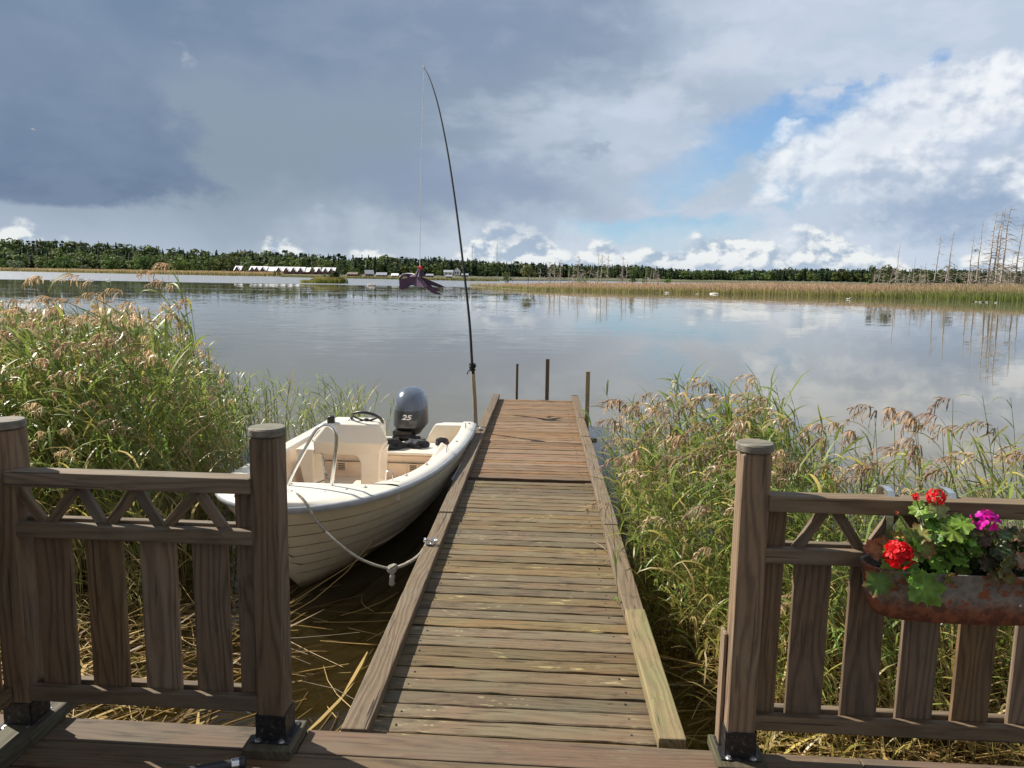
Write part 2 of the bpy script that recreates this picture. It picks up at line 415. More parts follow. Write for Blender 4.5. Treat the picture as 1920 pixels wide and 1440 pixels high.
M['dock_far'] = wood('dock_planks_far', (0.120, 0.072, 0.037), (0.203, 0.128, 0.069), grey=(0.160, 0.120, 0.071), greyamt=0.4, red=(0.192, 0.097, 0.048), redamt=0.6, lichen=(0.319, 0.279, 0.155), lichamt=0.4, crack=0.5, tone=0.45, grime=0.6, holes=True)
M['dock_beam'] = wood('dock_edge_beam', (0.086, 0.059, 0.036), (0.158, 0.118, 0.077), grey=(0.155, 0.124, 0.087), greyamt=0.6, crack=0.9, bstr=0.8, tone=0.3)
M['dock_beam_yellow'] = wood('dock_edge_beam_lichen', (0.136, 0.100, 0.052), (0.232, 0.180, 0.096), grey=(0.160, 0.164, 0.072), greyamt=0.6, lichen=(0.240, 0.256, 0.096), lichamt=0.5, crack=0.7, tone=0.15)
M['deck'] = wood('deck_planks', (0.055, 0.038, 0.023), (0.116, 0.082, 0.050), grey=(0.110, 0.090, 0.058), greyamt=0.6, red=(0.154, 0.072, 0.041), redamt=0.35, crack=0.5, tone=0.3, grime=0.6)
M['deck_red'] = wood('deck_planks_red', (0.096, 0.056, 0.033), (0.150, 0.092, 0.055), grey=(0.127, 0.101, 0.064), greyamt=0.5, lichen=(0.211, 0.202, 0.108), lichamt=0.35, crack=0.5, tone=0.2)
M['mossy'] = wood('mossy_block_wood', (0.045, 0.036, 0.024), (0.085, 0.070, 0.046), grey=(0.062, 0.066, 0.034), greyamt=0.6, crack=0.7)
M['pole'] = wood('pole_wood', (0.085, 0.056, 0.032), (0.170, 0.119, 0.072), grey=(0.145, 0.128, 0.089), greyamt=0.5, crack=0.8, tone=0.3)
M['stake'] = wood('stake_wood', (0.22, 0.17, 0.09), (0.36, 0.29, 0.17), grey=(0.28, 0.24, 0.16), greyamt=0.5, crack=0.8, tone=0.1)
M['black_iron'] = simple('black_iron', (0.018, 0.018, 0.02), 0.42, 0.3, 0.3, 25, dirt=(0.22, 0.2, 0.17), dirtamt=0.55, bs=0.2)
M['steel'] = simple('bright_steel', (0.72, 0.72, 0.71), 0.22, 1.0, 0.08, 20)
M['zincbolt'] = simple('zinc_bolt', (0.6, 0.6, 0.6), 0.4, 0.9, 0.2, 30)
M['gelcoat'] = simple('boat_gelcoat_white', (0.74, 0.70, 0.60), 0.28, 0, 0.04, 3, coat=0.3, dirt=(0.55, 0.46, 0.33), dirtamt=0.28)
M['hull_plain'] = simple('boat_hull_cream', (0.72, 0.63, 0.455), 0.36, 0, 0.06, 2.5, dirt=(0.50, 0.39, 0.23), dirtamt=0.35, coat=0.15)
M['lap'] = simple('lap_shadow_dirt', (0.27, 0.205, 0.13), 0.9, 0, 0.35, 9)  # dark brown for the lap steps, their shadow line painted in with the dirt
M['liner'] = simple('boat_liner_pink', (0.70, 0.57, 0.44), 0.5, 0, 0.08, 4, dirt=(0.40, 0.29, 0.19), dirtamt=0.45)
M['rubber_grey'] = simple('grey_rub_strake', (0.33, 0.345, 0.36), 0.5, 0, 0.12, 12)
M['black_plastic'] = simple('black_plastic', (0.022, 0.023, 0.026), 0.42, 0, 0.25, 15)
M['cloth_dark'] = simple('dark_cloth', (0.018, 0.020, 0.026), 0.85, 0, 0.5, 30, bs=0.5)
M['cowl'] = simple('engine_cowl_grey', (0.13, 0.155, 0.20), 0.24, 0.35, 0.05, 6, coat=0.6)
M['cowl_dark'] = simple('engine_cowl_lower', (0.055, 0.06, 0.07), 0.3, 0.2, 0.1, 6, coat=0.5)
M['white_paint'] = simple('white_lettering', (0.82, 0.82, 0.82), 0.4, 0, 0.03)
M['rope_dark'] = simple('rope_grey', (0.15, 0.135, 0.11), 0.9, 0, 0.45, 90, bs=0.8)
M['rope_pale'] = simple('rope_pale', (0.42, 0.40, 0.33), 0.9, 0, 0.25, 90, bs=0.8)
M['kite'] = leafy('kite_cloth', 0.2, 0.6, 0.3, 0.15, 8)
M['red_ribbon'] = simple('red_ribbon', (0.62, 0.02, 0.03), 0.6, 0, 0.2, 30)
M['rod'] = simple('black_rod', (0.012, 0.012, 0.014), 0.7, 0, 0.2, 10, spec=0.2)
M['line'] = simple('white_line', (0.75, 0.77, 0.80), 0.5, 0, 0.05)
M['soil'] = simple('potting_soil', (0.022, 0.016, 0.011), 0.95, 0, 0.5, 60, bs=1.0)
M['reed'] = leafy('reed_leaf', 0.45, 0.40, 0.45, 0.18, 5)
M['plume'] = leafy('reed_plume', 0.35, 0.7, 0.2, 0.25, 14)
M['far_leaf'] = leafy('tree_foliage', 0.3, 0.7, 0.15, 0.35, 0.35)
M['geranium'] = leafy('geranium_leaf', 0.35, 0.42, 0.4, 0.18, 60)
M['petal'] = leafy('geranium_petal', 0.3, 0.55, 0.25, 0.12, 60)
M['bark'] = simple('grey_bark', (0.16, 0.135, 0.11), 0.9, 0, 0.35, 3, bs=0.4)
M['dead_bark'] = simple('bleached_dead_wood', (0.38, 0.335, 0.285), 0.85, 0, 0.3, 1.2)
M['rock'] = simple('pale_rock', (0.50, 0.47, 0.43), 0.9, 0, 0.3, 1.5, bs=0.5)
M['red_wood'] = simple('falu_red_boards', (0.14, 0.030, 0.022), 0.85, 0, 0.2, 0.8)
M['white_trim'] = simple('white_trim', (0.72, 0.72, 0.70), 0.6, 0, 0.05)
M['white_roof'] = simple('white_sheet_roof', (0.90, 0.90, 0.91), 0.42, 0.0, 0.03, 0.6, spec=0.6)
M['grey_roof'] = simple('grey_sheet_roof', (0.30, 0.32, 0.36), 0.45, 0.1, 0.12, 0.6)
M['dark_glass'] = simple('dark_window_glass', (0.03, 0.035, 0.04), 0.1, 0, 0.2)
M['mast'] = simple('grey_mast_steel', (0.35, 0.36, 0.38), 0.5, 0.6, 0.1)
M['feather_white'] = simple('white_feathers', (0.80, 0.79, 0.76), 0.8, 0, 0.1, 8)
M['feather_dark'] = simple('dark_feathers', (0.04, 0.038, 0.035), 0.8, 0, 0.3, 8)
M['bill'] = simple('orange_bill', (0.55, 0.22, 0.04), 0.6)
def rusty_zinc():
    m, nt, b, out = new_mat('rusty_zinc_tub'); p = attr('gc')
    n = noise(p, 9, 6, 0.65); n2 = noise(p, 34, 5, 0.6); x, y, z = sepxyz(p)
    c = mixc(sstep(n2, 0.35, 0.65), (0.15, 0.145, 0.128), (0.25, 0.24, 0.21))
    low = sstep(z + (n - 0.5) * 0.16, 0.025, -0.055)
    ru = clamp01(sstep(n + (n2 - 0.5) * 0.25, 0.53, 0.60) + low)
    c = mixc(ru, c, mixc(sstep(n2, 0.4, 0.6), (0.085, 0.026, 0.012), (0.19, 0.062, 0.026)))
    nt.links.new(c, b.inputs['Base Color']); b.inputs['Roughness'].default_value = 0.72
    nt.links.new((0.35 * (1.0 - ru)).s, b.inputs['Metallic']); bump(nt, b, n2 + ru, 0.3, 0.004); return m
M['zinc'] = rusty_zinc()
def hull_mat():
    m, nt, b, out = new_mat('boat_hull_cream'); p = attr('gc'); x, y, z = sepxyz(p)
    n = noise(combine(x * 2.2, y * 2, z * 3), 1.0, 5, 0.6); st = noise(combine(x * 16, y * 16, z * 2.2), 1.0, 5, 0.65); sc = noise(combine(x * 5, y * 5, z * 46), 1.0, 5, 0.7)
    c = mixc(sstep(n, 0.3, 0.7), (0.66, 0.575, 0.415), (0.74, 0.655, 0.485))
    c = mixc(sstep(st, 0.52, 0.74) * 0.40, c, (0.42, 0.32, 0.19))                       # run marks
    c = mixc(sstep(sc, 0.62, 0.70) * 0.35, c, (0.40, 0.35, 0.28))                       # scuffs
    c = mixc(sstep(z + (st - 0.5) * 0.10, 0.10, 0.02) * 0.75, c, (0.20, 0.155, 0.07))   # scum at the waterline
    nt.links.new(c, b.inputs['Base Color']); b.inputs['Roughness'].default_value = 0.4; b.inputs['Coat Weight'].default_value = 0.12; return m
M['hull'] = hull_mat()

# ------------------------------------------------------------------ water, bed, land
WZ = -0.5
def build_water():
    m = bpy.data.materials.new('lake_water'); m.use_nodes = True; nt = m.node_tree; nt.nodes.clear(); V.nt = nt
    out = nt.nodes.new('ShaderNodeOutputMaterial')
    pos = nt.nodes.new('ShaderNodeNewGeometry').outputs['Position']
    x, y, z = sepxyz(pos)
    # ripples: sheltered near the dock, open breeze beyond ~140 m, patches between
    r1 = noise(combine(x * 0.55, y * 1.6, 0), 1.0, 4, 0.55, color=True, flat=True)
    r2 = noise(combine(x * 2.6 + 11, y * 6.0, 0), 1.0, 3, 0.55, color=True, flat=True)
    patch = sstep(noise(combine(x * 0.045, y * 0.10, 0), 1.0, 3, 0.5, flat=True), 0.42, 0.62)
    wob = noise(combine(x * 0.02, y * 0.02, 0), 1.0, 2, 0.5, flat=True)
    breeze = sstep(y + (wob - 0.5) * 14, 136.0, 146.0)
    amp = (0.010 + 0.026 * sstep(y, 4.0, 40.0)) * (0.30 + patch * 1.3) + breeze * 0.50
    a, b_, _ = sepxyz(r1); c, d, _ = sepxyz(r2)
    nx = ((a - 0.5) * 0.9 + (c - 0.5) * 0.7) * amp * 0.55; ny = ((b_ - 0.5) * 0.9 + (d - 0.5) * 0.7) * amp
    nn = nt.nodes.new('ShaderNodeVectorMath'); nn.operation = 'NORMALIZE'; nt.links.new(combine(nx, ny, 1.0), nn.inputs[0])
    fr = nt.nodes.new('ShaderNodeFresnel'); fr.inputs['IOR'].default_value = 1.333; nt.links.new(nn.outputs[0], fr.inputs['Normal'])
    gl = nt.nodes.new('ShaderNodeBsdfGlossy'); gl.inputs['Color'].default_value = (0.97, 0.97, 0.97, 1)
    nt.links.new((breeze * 0.22 + 0.015).s, gl.inputs['Roughness'])
    nt.links.new(nn.outputs[0], gl.inputs['Normal'])
    df = nt.nodes.new('ShaderNodeBsdfDiffuse')
    nt.links.new(mixc(sstep(y, 3.0, 12.0), (0.070, 0.052, 0.018), (0.125, 0.118, 0.090)), df.inputs['Color'])
    tr = nt.nodes.new('ShaderNodeBsdfTransparent'); tr.inputs['Color'].default_value = (0.86, 0.75, 0.46, 1)
    mb = nt.nodes.new('ShaderNodeMixShader'); nt.links.new((0.12 + 0.88 * sstep(y, 3.8, 9.0)).s, mb.inputs[0])
    nt.links.new(tr.outputs[0], mb.inputs[1]); nt.links.new(df.outputs[0], mb.inputs[2])
    mx = nt.nodes.new('ShaderNodeMixShader'); nt.links.new(fr.outputs[0], mx.inputs[0])
    nt.links.new(mb.outputs[0], mx.inputs[1]); nt.links.new(gl.outputs[0], mx.inputs[2]); nt.links.new(mx.outputs[0], out.inputs[0])
    mb2 = MB(); mb2.add([(-1800, -4, WZ), (1800, -4, WZ), (1800, 2600, WZ), (-1800, 2600, WZ)], [(0, 1, 2, 3)])
    tag(mb2.build('water', m), kind='structure')
    # lake bed: one ground sheet to the horizon
    g, nt, b, _ = new_mat('lake_bed_mud'); pos = nt.nodes.new('ShaderNodeNewGeometry').outputs['Position']
    n = noise(pos, 2.2, 6, 0.65); n2 = noise(pos, 14, 5, 0.6)
    c = mixc(sstep(n, 0.35, 0.65), (0.17, 0.122, 0.030), (0.27, 0.20, 0.052)); c = mixc(sstep(n2, 0.5, 0.7) * 0.6, c, (0.10, 0.08, 0.022))
    nt.links.new(c, b.inputs['Base Color']); b.inputs['Roughness'].default_value = 0.95
    ys = [-6, 0, 2.5, 3.5, 5, 7, 10, 20, 60, 3200]; zs = [-.62, -.62, -.64, -.68, -.78, -.95, -1.2, -1.8, -2.5, -2.5]
    xs = [-2200, -200, -20, -6, -3, 0, 3, 6, 20, 200, 2200]
    vs = [(xx, yy, zz + (0 if abs(xx) > 50 else 0.03 * math.sin(xx * 1.7 + yy))) for yy, zz in zip(ys, zs) for xx in xs]; k = len(xs)
    mb3 = MB(); mb3.add(vs, [(j * k + i, j * k + i + 1, (j + 1) * k + i + 1, (j + 1) * k + i) for j in range(len(ys) - 1) for i in range(k - 1)])
    tag(mb3.build('ground', g, smooth=True, angle=180), kind='structure')
build_water()

def pw(x, tab):
    return float(np.interp(x, [t[0] for t in tab], [t[1] for t in tab]))
TREETOP = [(-300, 444), (-100, 446), (0, 448), (100, 449), (150, 452), (200, 456), (250, 459), (300, 463), (400, 471), (480, 470), (540, 471), (600, 475), (660, 480), (700, 480), (760, 482), (850, 485), (900, 488), (950, 490), (1000, 493), (1100, 496), (1200, 497), (1240, 501), (1300, 506), (1400, 505), (1500, 503), (1550, 503), (1600, 503), (1700, 504), (1800, 505), (1920, 507), (2200, 510)]
SHORE_D = [(-300, 560), (0, 500), (200, 460), (400, 410), (520, 385), (540, 335), (700, 320), (900, 315), (950, 330), (1100, 420), (1400, 440), (1920, 430), (2200, 420)]
TREE_D = [(-300, 580), (0, 530), (300, 480), (520, 420), (640, 410), (700, 380), (900, 370), (1100, 460), (1500, 470), (1920, 460), (2200, 450)]
def az_dir(px):
    d = ray(px, 517); d = Vector((d.x, d.y, 0)); return d / d.y          # per metre of Y
def hor(px): return 517.2 + (px - 963.2) * 0.0157
def pix_h(px, y, Y):
    return at_y(px, y, Y).z
H_TREE = 12.5
def land_z(px, Y):
    """land surface height above the water on the far shore"""
    d0 = pw(px, SHORE_D); td = pw(px, TREE_D); top = at_y(px, pw(px, TREETOP), td + 150).z
    zt = max(0.6, top - H_TREE - 1.0)
    if Y < td: return WZ + 0.25 + 1.1 * (Y - d0) / max(1, td - d0)
    k = min(1, (Y - td) / 150); return WZ + 1.35 + (zt - WZ - 1.35) * (k * k * (3 - 2 * k))
def build_land():
    g, nt, b, _ = new_mat('far_shore_ground'); pos = nt.nodes.new('ShaderNodeNewGeometry').outputs['Position']
    n = noise(pos, 0.05, 5, 0.6); n2 = noise(pos, 0.6, 4, 0.6)
    c = mixc(sstep(n, 0.4, 0.6), (0.05, 0.062, 0.022), (0.11, 0.098, 0.048)); c = mixc(sstep(n2, 0.45, 0.7) * 0.5, c, (0.07, 0.09, 0.03))
    nt.links.new(c, b.inputs['Base Color']); b.inputs['Roughness'].default_value = 1.0
    mb = MB(); vs = []; pxs = list(range(-300, 2240, 20)); rows = [0, 0, .3, 1, 1.15, 1.4, 1.7, 2.0, 2.6]
    for px in pxs:
        d0, td = pw(px, SHORE_D), pw(px, TREE_D); dv = az_dir(px)
        Ys = [d0 - 1, d0, d0 + (td - d0) * .5, td, td + 30, td + 70, td + 110, td + 160, td + 420]
        for i, Y in enumerate(Ys):
            z = -1.2 if i == 0 else land_z(px, Y)
            vs.append((dv.x * Y, Y, z))
    k = 9
    mb.add(vs, [(a * k + i, (a + 1) * k + i, (a + 1) * k + i + 1, a * k + i + 1) for a in range(len(pxs) - 1) for i in range(k - 1)])
    tag(mb.build('hills', g, smooth=True, angle=180), kind='structure')
build_land()

# ------------------------------------------------------------------ far trees
def clump_quads(centers, radii, n, size, r, flat=0.6):
    """n leaf clumps as randomly turned quads spread through ellipsoids"""
    out = []; k = len(centers)
    idx = r.integers(0, k, n); u = r.normal(size=(n, 3)); u /= np.linalg.norm(u, axis=1)[:, None]
    rad = r.uniform(0.45, 1.0, n) ** 0.5
    p = np.asarray(centers)[idx] + u * rad[:, None] * np.asarray(radii)[idx]
    nrm = u + r.normal(scale=0.5, size=(n, 3)) + np.array([0, 0, 0.4]); nrm /= np.linalg.norm(nrm, axis=1)[:, None]
    a = np.cross(nrm, r.normal(size=(n, 3))); a /= np.linalg.norm(a, axis=1)[:, None]; b = np.cross(nrm, a)
    s = size * r.uniform(0.6, 1.35, n)[:, None]
    k1 = r.uniform(0.5, 1.0, (4, n, 1))
    v = np.stack([p - a * s * k1[0], p - b * s * flat * k1[1], p + a * s * k1[2], p + b * s * flat * k1[3]], 1)
    return v.reshape(-1, 3)
def deciduous(r, n=130, H=10.0, W=7.0, size=0.95):
    m = r.integers(6, 10); c = np.zeros((m, 3)); rad = np.zeros((m, 3))
    for i in range(m):
        t = r.uniform(0.25, 0.92); w = W / 2 * math.sin(math.pi * min(1, 0.18 + 0.80 * t)) ** 0.7; q = r.uniform(0, 6.28); d = r.uniform(0.1, 0.75) * w
        c[i] = (math.cos(q) * d, math.sin(q) * d, t * H); s = r.uniform(0.18, 0.30) * W; rad[i] = (s, s, s * 0.85)
    v = clump_quads(c, rad, n, size, r)
    return v
def conifer(r, n=110, H=12.0, W=4.0):
    t = np.sort(r.uniform(0.10, 1.0, n)) ; w = W / 2 * (1 - t) ** 0.85 * r.uniform(0.55, 1.1, n) + 0.12; q = r.uniform(0, 6.28, n)
    base = np.stack([np.zeros(n), np.zeros(n), t * H], 1)
    d = np.stack([np.cos(q), np.sin(q), np.full(n, -0.28)], 1); sd = np.stack([-np.sin(q), np.cos(q), np.zeros(n)], 1)
    tip = base + d * w[:, None]; ww = (0.42 * w + 0.22)[:, None]
    mid = base + d * (w * 0.55)[:, None]
    v = np.stack([base + np.array([0, 0, 0.5]), mid - sd * ww, tip, mid + sd * ww], 1)
    return v.reshape(-1, 3)
def pine(r, n=80, H=12.0, W=4.5):
    m = r.integers(5, 8); c = np.zeros((m, 3)); rad = np.zeros((m, 3))
    for i in range(m):
        t = r.uniform(0.45, 0.97); q = r.uniform(0, 6.28); d = r.uniform(0, 0.5) * W / 2 * (1.3 - t)
        c[i] = (math.cos(q) * d, math.sin(q) * d, t * H); s = r.uniform(0.22, 0.38) * W * (1.25 - t * 0.7); rad[i] = (s, s, s * 0.55)
    return clump_quads(c, rad, n, 0.75, r)
def build_forest():
    r = np.random.default_rng(11)
    lib = [('d', deciduous(r)) for _ in range(6)] + [('c', conifer(r)) for _ in range(5)] + [('p', pine(r)) for _ in range(5)]
    trunkv = np.array([[-.13, -.13, -1], [.13, -.13, -1], [0, .15, -1], [-.05, -.05, 8], [.05, -.05, 8], [0, .06, 8]])
    VV = []; CC = []; TV = []
    for px in np.arange(-260, 2200, 4.6):
        for row in range(7):
            pxx = px + r.uniform(-5, 5); td = pw(pxx, TREE_D)
            k = (row + r.uniform(0, 0.9)) / 7; Y = td + 155 * k
            left = sstep_np(pxx, 900, 300)
            pdec = (0.85 if row < 3 else 0.45) * left + (0.28 if row < 2 else 0.12) * (1 - left)
            u = r.random(); kind = 'd' if u < pdec else ('c' if u < pdec + (1 - pdec) * 0.6 else 'p')
            cand = [b for a, b in lib if a == kind]; v = cand[r.integers(len(cand))].copy()
            lz = land_z(pxx, Y)
            Hn = {'d': 10.0, 'c': 12.0, 'p': 12.0}[kind]
            targ = at_y(pxx, pw(pxx, TREETOP), Y).z - lz
            h = r.uniform(8.5, 13.0) if kind != 'd' else r.uniform(6.5, 10.5)
            h = min(h, max(3.0, targ * r.uniform(0.80, 1.03))) if row < 5 else max(3.0, targ * r.uniform(0.74, 1.10))
            s = h / Hn; q = r.uniform(0, 6.28); cq, sq = math.cos(q), math.sin(q)
            rw = max(0.75, s) * r.uniform(1.1, 1.7)
            v = np.stack([(v[:, 0] * cq - v[:, 1] * sq) * rw, (v[:, 0] * sq + v[:, 1] * cq) * rw, v[:, 2] * s], 1)
            dv = az_dir(pxx); v += np.array([dv.x * Y, Y, lz - 0.3]); VV.append(v)
            if kind == 'd': c0 = np.array([0.078, 0.122, 0.037]) * r.uniform(0.7, 1.4) + np.array([r.uniform(0, .025), 0, 0])
            else: c0 = np.array([0.034, 0.060, 0.030]) * r.uniform(0.7, 1.35)
            CC.append(np.tile(c0, (len(v), 1)) * np.repeat(r.uniform(0.85, 1.15, (len(v) // 4, 1)), 4, 0))
    v = np.concatenate(VV); c = np.concatenate(CC); q = np.arange(len(v)).reshape(-1, 4)
    o = np_mesh('forest', v, q, [], c, M['far_leaf'])
    tag(o, 'dark mixed wood of spruce and leafy trees along the far shore', 'forest', kind='stuff')
def sstep_np(x, a, b):
    t = min(1, max(0, (x - a) / (b - a))); return t * t * (3 - 2 * t)
build_forest()

def shore_tree(kind, px, Y, ytop, wid_px, col, name, label, cat, group, seed, ybase=None, n=260):
    r = np.random.default_rng(seed)
    lz = land_z(px, Y) if ybase is None else ybase
    dv = az_dir(px); loc = Vector((dv.x * Y, Y, lz))
    H = at_y(px, ytop, Y).z - lz; W = wid_px / FPX * Y
    t = thing(name, loc, label, cat, group)
    size = 0.085 * max(W, H * 0.6)
    if kind == 'bush':
        m = 7; c = np.stack([r.uniform(-.30, .30, m) * W, r.uniform(-.25, .25, m) * W, r.uniform(.25, .62, m) * H], 1); rad = np.tile([W * .24, W * .22, H * .36], (m, 1))
        v = clump_quads(c, rad, n, size, r)
    elif kind == 'pine': v = pine(r, n, H, W)
    else: v = deciduous(r, n, H, W, size)
    v[:, 2] = np.clip(v[:, 2], 0.02, H * 1.02)
    c = np.tile(np.array(col) * 1.45, (len(v), 1)) * np.repeat(r.uniform(0.65, 1.35, (len(v) // 4, 1)), 4, 0)
    np_mesh('crown', v, np.arange(len(v)).reshape(-1, 4), [], c, M['far_leaf'], t)
    tb = MB(); rr = max(0.05, H * 0.016)
    tb.tube([loc + Vector((0, 0, -.4)), loc + Vector((0.1, 0, H * .35)), loc + Vector((-.05, .05, H * .75))], [rr, rr * .8, rr * .3], 6)
    for k in range(4):
        q = k * 1.6 + seed; z0 = H * (.3 + .1 * k)
        tb.tube([loc + Vector((0.05, 0, z0)), loc + Vector((math.cos(q) * W * .25, math.sin(q) * W * .25, z0 + H * .2))], [rr * .5, rr * .15], 5)
    tb.build('trunk', M['bark'], t)
    return t
def build_shore_trees():
    G = (0.06, 0.10, 0.028); GY = (0.085, 0.115, 0.032); D = (0.03, 0.055, 0.022); S = (0.085, 0.11, 0.06)
    L = [('bush', 30, 496, 487, 34, S, 'shrub', 'wide grey-green willow bush farthest left on the reedy far shore', 'shrub'),
         ('bush', 158, 488, 494, 23, S, 'shrub', 'small round grey-green bush alone on the reed belt of the left far shore', 'shrub'),
         ('d', 212, 492, 478, 44, G, 'leafy_tree', 'bushy green tree on the left shore above the tall reed plumes', 'tree'),
         ('d', 120, 505, 476, 50, G, 'leafy_tree', 'rounded green tree between the two willow bushes on the left shore', 'tree'),
         ('d', 265, 485, 480, 40, G, 'leafy_tree', 'green tree right behind the tallest reed plume on the left', 'tree'),
         ('d', 345, 458, 485, 52, GY, 'leafy_tree', 'broad light green tree low on the shore left of the white boathouse roofs', 'tree'),
         ('bush', 365, 432, 499, 14, G, 'shrub', 'small dark bush on the reed belt left of the boathouses', 'shrub'),
         ('d', 392, 440, 488, 26, G, 'leafy_tree', 'small round tree just left of the first boathouse', 'tree'),
         ('bush', 460, 398, 498, 9, G, 'shrub', 'narrow bush between the first and second boathouse gables', 'shrub'),
         ('bush', 515, 372, 503, 8, D, 'shrub', 'left one of two small bushes in front of the long white roof', 'shrub'),
         ('bush', 523, 372, 504, 9, D, 'shrub', 'right one of two small bushes in front of the long white roof', 'shrub'),
         ('d', 588, 400, 489, 11, GY, 'leafy_tree', 'slim pale green birch behind the boathouse roofs', 'tree'),
         ('d', 602, 405, 488, 14, G, 'leafy_tree', 'second slim birch behind the boathouse roofs', 'tree'),
         ('d', 640, 352, 500, 20, D, 'leafy_tree', 'dark tree right of the boathouse row', 'tree'),
         ('d', 672, 345, 503, 22, G, 'leafy_tree', 'round tree between the red shed and the grey roofed cabin', 'tree'),
         ('d', 740, 350, 499, 22, D, 'leafy_tree', 'dark round tree behind the low white roof near the kite', 'tree'),
         ('d', 822, 348, 508, 16, G, 'leafy_tree', 'small tree just left of the white villa', 'tree')]
    for i, (k, px, Y, yt, w, c, nm, lab, cat) in enumerate(L):
        shore_tree(k, px, Y, yt, w, c, nm, lab, cat, 'trees and bushes on the far shore', 100 + i)
build_shore_trees()

# ------------------------------------------------------------------ boathouses and cabins on the far shore
def gable_house(name, label, cat, px, Y, ybase, w, d, hw, hr, roof, group=None, wall='red_wood', ridge_along='x', rot=0.0, win=True, over=0.25):
    b = at_y(px, ybase, Y); loc = Vector((b.x, Y, b.z))
    t = thing(name, loc, label, cat, group)
    c, s = math.cos(rot), math.sin(rot)
    def P(x, y, z): return loc + Vector((x * c - y * s, x * s + y * c, z))
    mb = MB()
    if ridge_along == 'x':
        prof = [(-d / 2, 0), (d / 2, 0), (d / 2, hw), (0, hw + hr - .1), (-d / 2, hw)]
        mb.prism([P(-w / 2, y, z) for y, z in prof], P(w / 2, 0, 0) - P(-w / 2, 0, 0))
    else:
        prof = [(-w / 2, 0), (w / 2, 0), (w / 2, hw), (0, hw + hr - .1), (-w / 2, hw)]
        mb.prism([P(x, -d / 2, z) for x, z in prof], P(0, d / 2, 0) - P(0, -d / 2, 0))
    mb.build('wall', M[wall], t, recalc=True)
    rb = MB(); th = 0.12
    half = (d if ridge_along == 'x' else w) / 2; k = (half + over) / half
    for sg in (-1, 1):
        if ridge_along == 'x':
            q = [P(-w / 2 - over, sg * half * k, hw - hr * (k - 1)), P(w / 2 + over, sg * half * k, hw - hr * (k - 1)), P(w / 2 + over, 0, hw + hr), P(-w / 2 - over, 0, hw + hr)]
        else:
            q = [P(sg * half * k, -d / 2 - over, hw - hr * (k - 1)), P(sg * half * k, d / 2 + over, hw - hr * (k - 1)), P(0, d / 2 + over, hw + hr), P(0, -d / 2 - over, hw + hr)]
        rb.prism(q, (0, 0, th))
    rb.build('roof', M[roof], t, recalc=True)
    if win:
        f = -d / 2 - 0.03
        for i, x in enumerate((-w * .22, w * .22)):
            wb = MB(); wb.beam(P(x, f, hw * .62 + .45), P(x, f, hw * .62 - .45), .8, .06, up=P(0, -1, 0) - P(0, 0, 0)); o = wb.build('window', M['white_trim'], t)
            pb = MB(); pb.beam(P(x, f - .05, hw * .62 + .36), P(x, f - .05, hw * .62 - .36), .62, .04, up=P(0, -1, 0) - P(0, 0, 0)); p = pb.build('pane', M['dark_glass'], o)
    return t
def boathouse(px, label, gw=3.1, gh=2.3, Y=405.0, ytop=501.5, ybase=515.5):
    b = at_y(px, ybase, Y); loc = Vector((b.x, Y, b.z))
    top = at_y(px, ytop, Y).z - b.z; eave = top - gh
    t = thing('boathouse', loc, label, 'boathouse', 'boathouses with white roofs across the lake')
    W = 3.9; mb = MB()
    L = lambda x, y, z: loc + Vector((x, y, z))
    mb.prism([L(-gw / 2, 0, 0), L(gw / 2, 0, 0), L(gw / 2, 0, eave), L(0, 0, top - .12), L(-gw / 2, 0, eave)], (0, 3.2, 0))
    mb.prism([L(-W / 2, .6, 0), L(-W / 2, 7, 0), L(-W / 2, 7, eave), L(-W / 2, 3.8, top + .1), L(-W / 2, .6, eave)], (W, 0, 0))
    mb.build('wall', M['red_wood'], t, recalc=True)
    rb = MB()
    for sg in (-1, 1):
        rb.prism([L(sg * (gw / 2 + .10), -.12, eave - .14), L(0, -.12, top), L(0, 3.4, top), L(sg * (gw / 2 + .10), 3.4, eave - .14)], (0, 0, .05))
    rb.prism([L(-W / 2 - .02, .4, eave + .25), L(W / 2 + .02, .4, eave + .25), L(W / 2 + .02, 3.8, top + .28), L(-W / 2 - .02, 3.8, top + .28)], (0, 0, .10))
    rb.prism([L(-W / 2 - .02, 7.3, eave - .15), L(W / 2 + .02, 7.3, eave - .15), L(W / 2 + .02, 3.81, top + .28), L(-W / 2 - .02, 3.81, top + .28)], (0, 0, .10))
    rb.build('roof', M['white_roof'], t, recalc=True)
    db = MB(); db.beam(L(0, -.04, .1), L(0, -.04, eave * .95), gw * .55, .06, up=(0, -1, 0)); db.build('door', M['bark'], t)
    wb = MB(); wb.beam(L(0, -.04, eave + .35), L(0, -.04, eave + 1.0), .6, .06, up=(0, -1, 0)); o = wb.build('window', M['white_trim'], t)
    pb = MB(); pb.beam(L(0, -.08, eave + .43), L(0, -.08, eave + .92), .42, .04, up=(0, -1, 0)); pb.build('pane', M['dark_glass'], o)
    return t
BH = [(444, 'leftmost red boathouse, apart from the others beyond a narrow bush'), (473, 'second boathouse from the left, small gable half hidden by its neighbour'), (481, 'third boathouse from the left, with a larger red gable'), (492, 'fourth boathouse from the left, before the long unbroken white roof'),
      (522.5, 'boathouse whose red gable stands behind the two small bushes'), (536.5, 'red boathouse just right of the two small bushes'), (550, 'middle red boathouse in the right half of the row'), (563, 'red boathouse left of the wide white roof gap'),
      (585, 'red boathouse right of the wide white roof gap'), (598, 'third boathouse from the right end of the row'), (610, 'second boathouse from the right end of the row'), (620.5, 'last boathouse at the right end of the row behind the islet')]
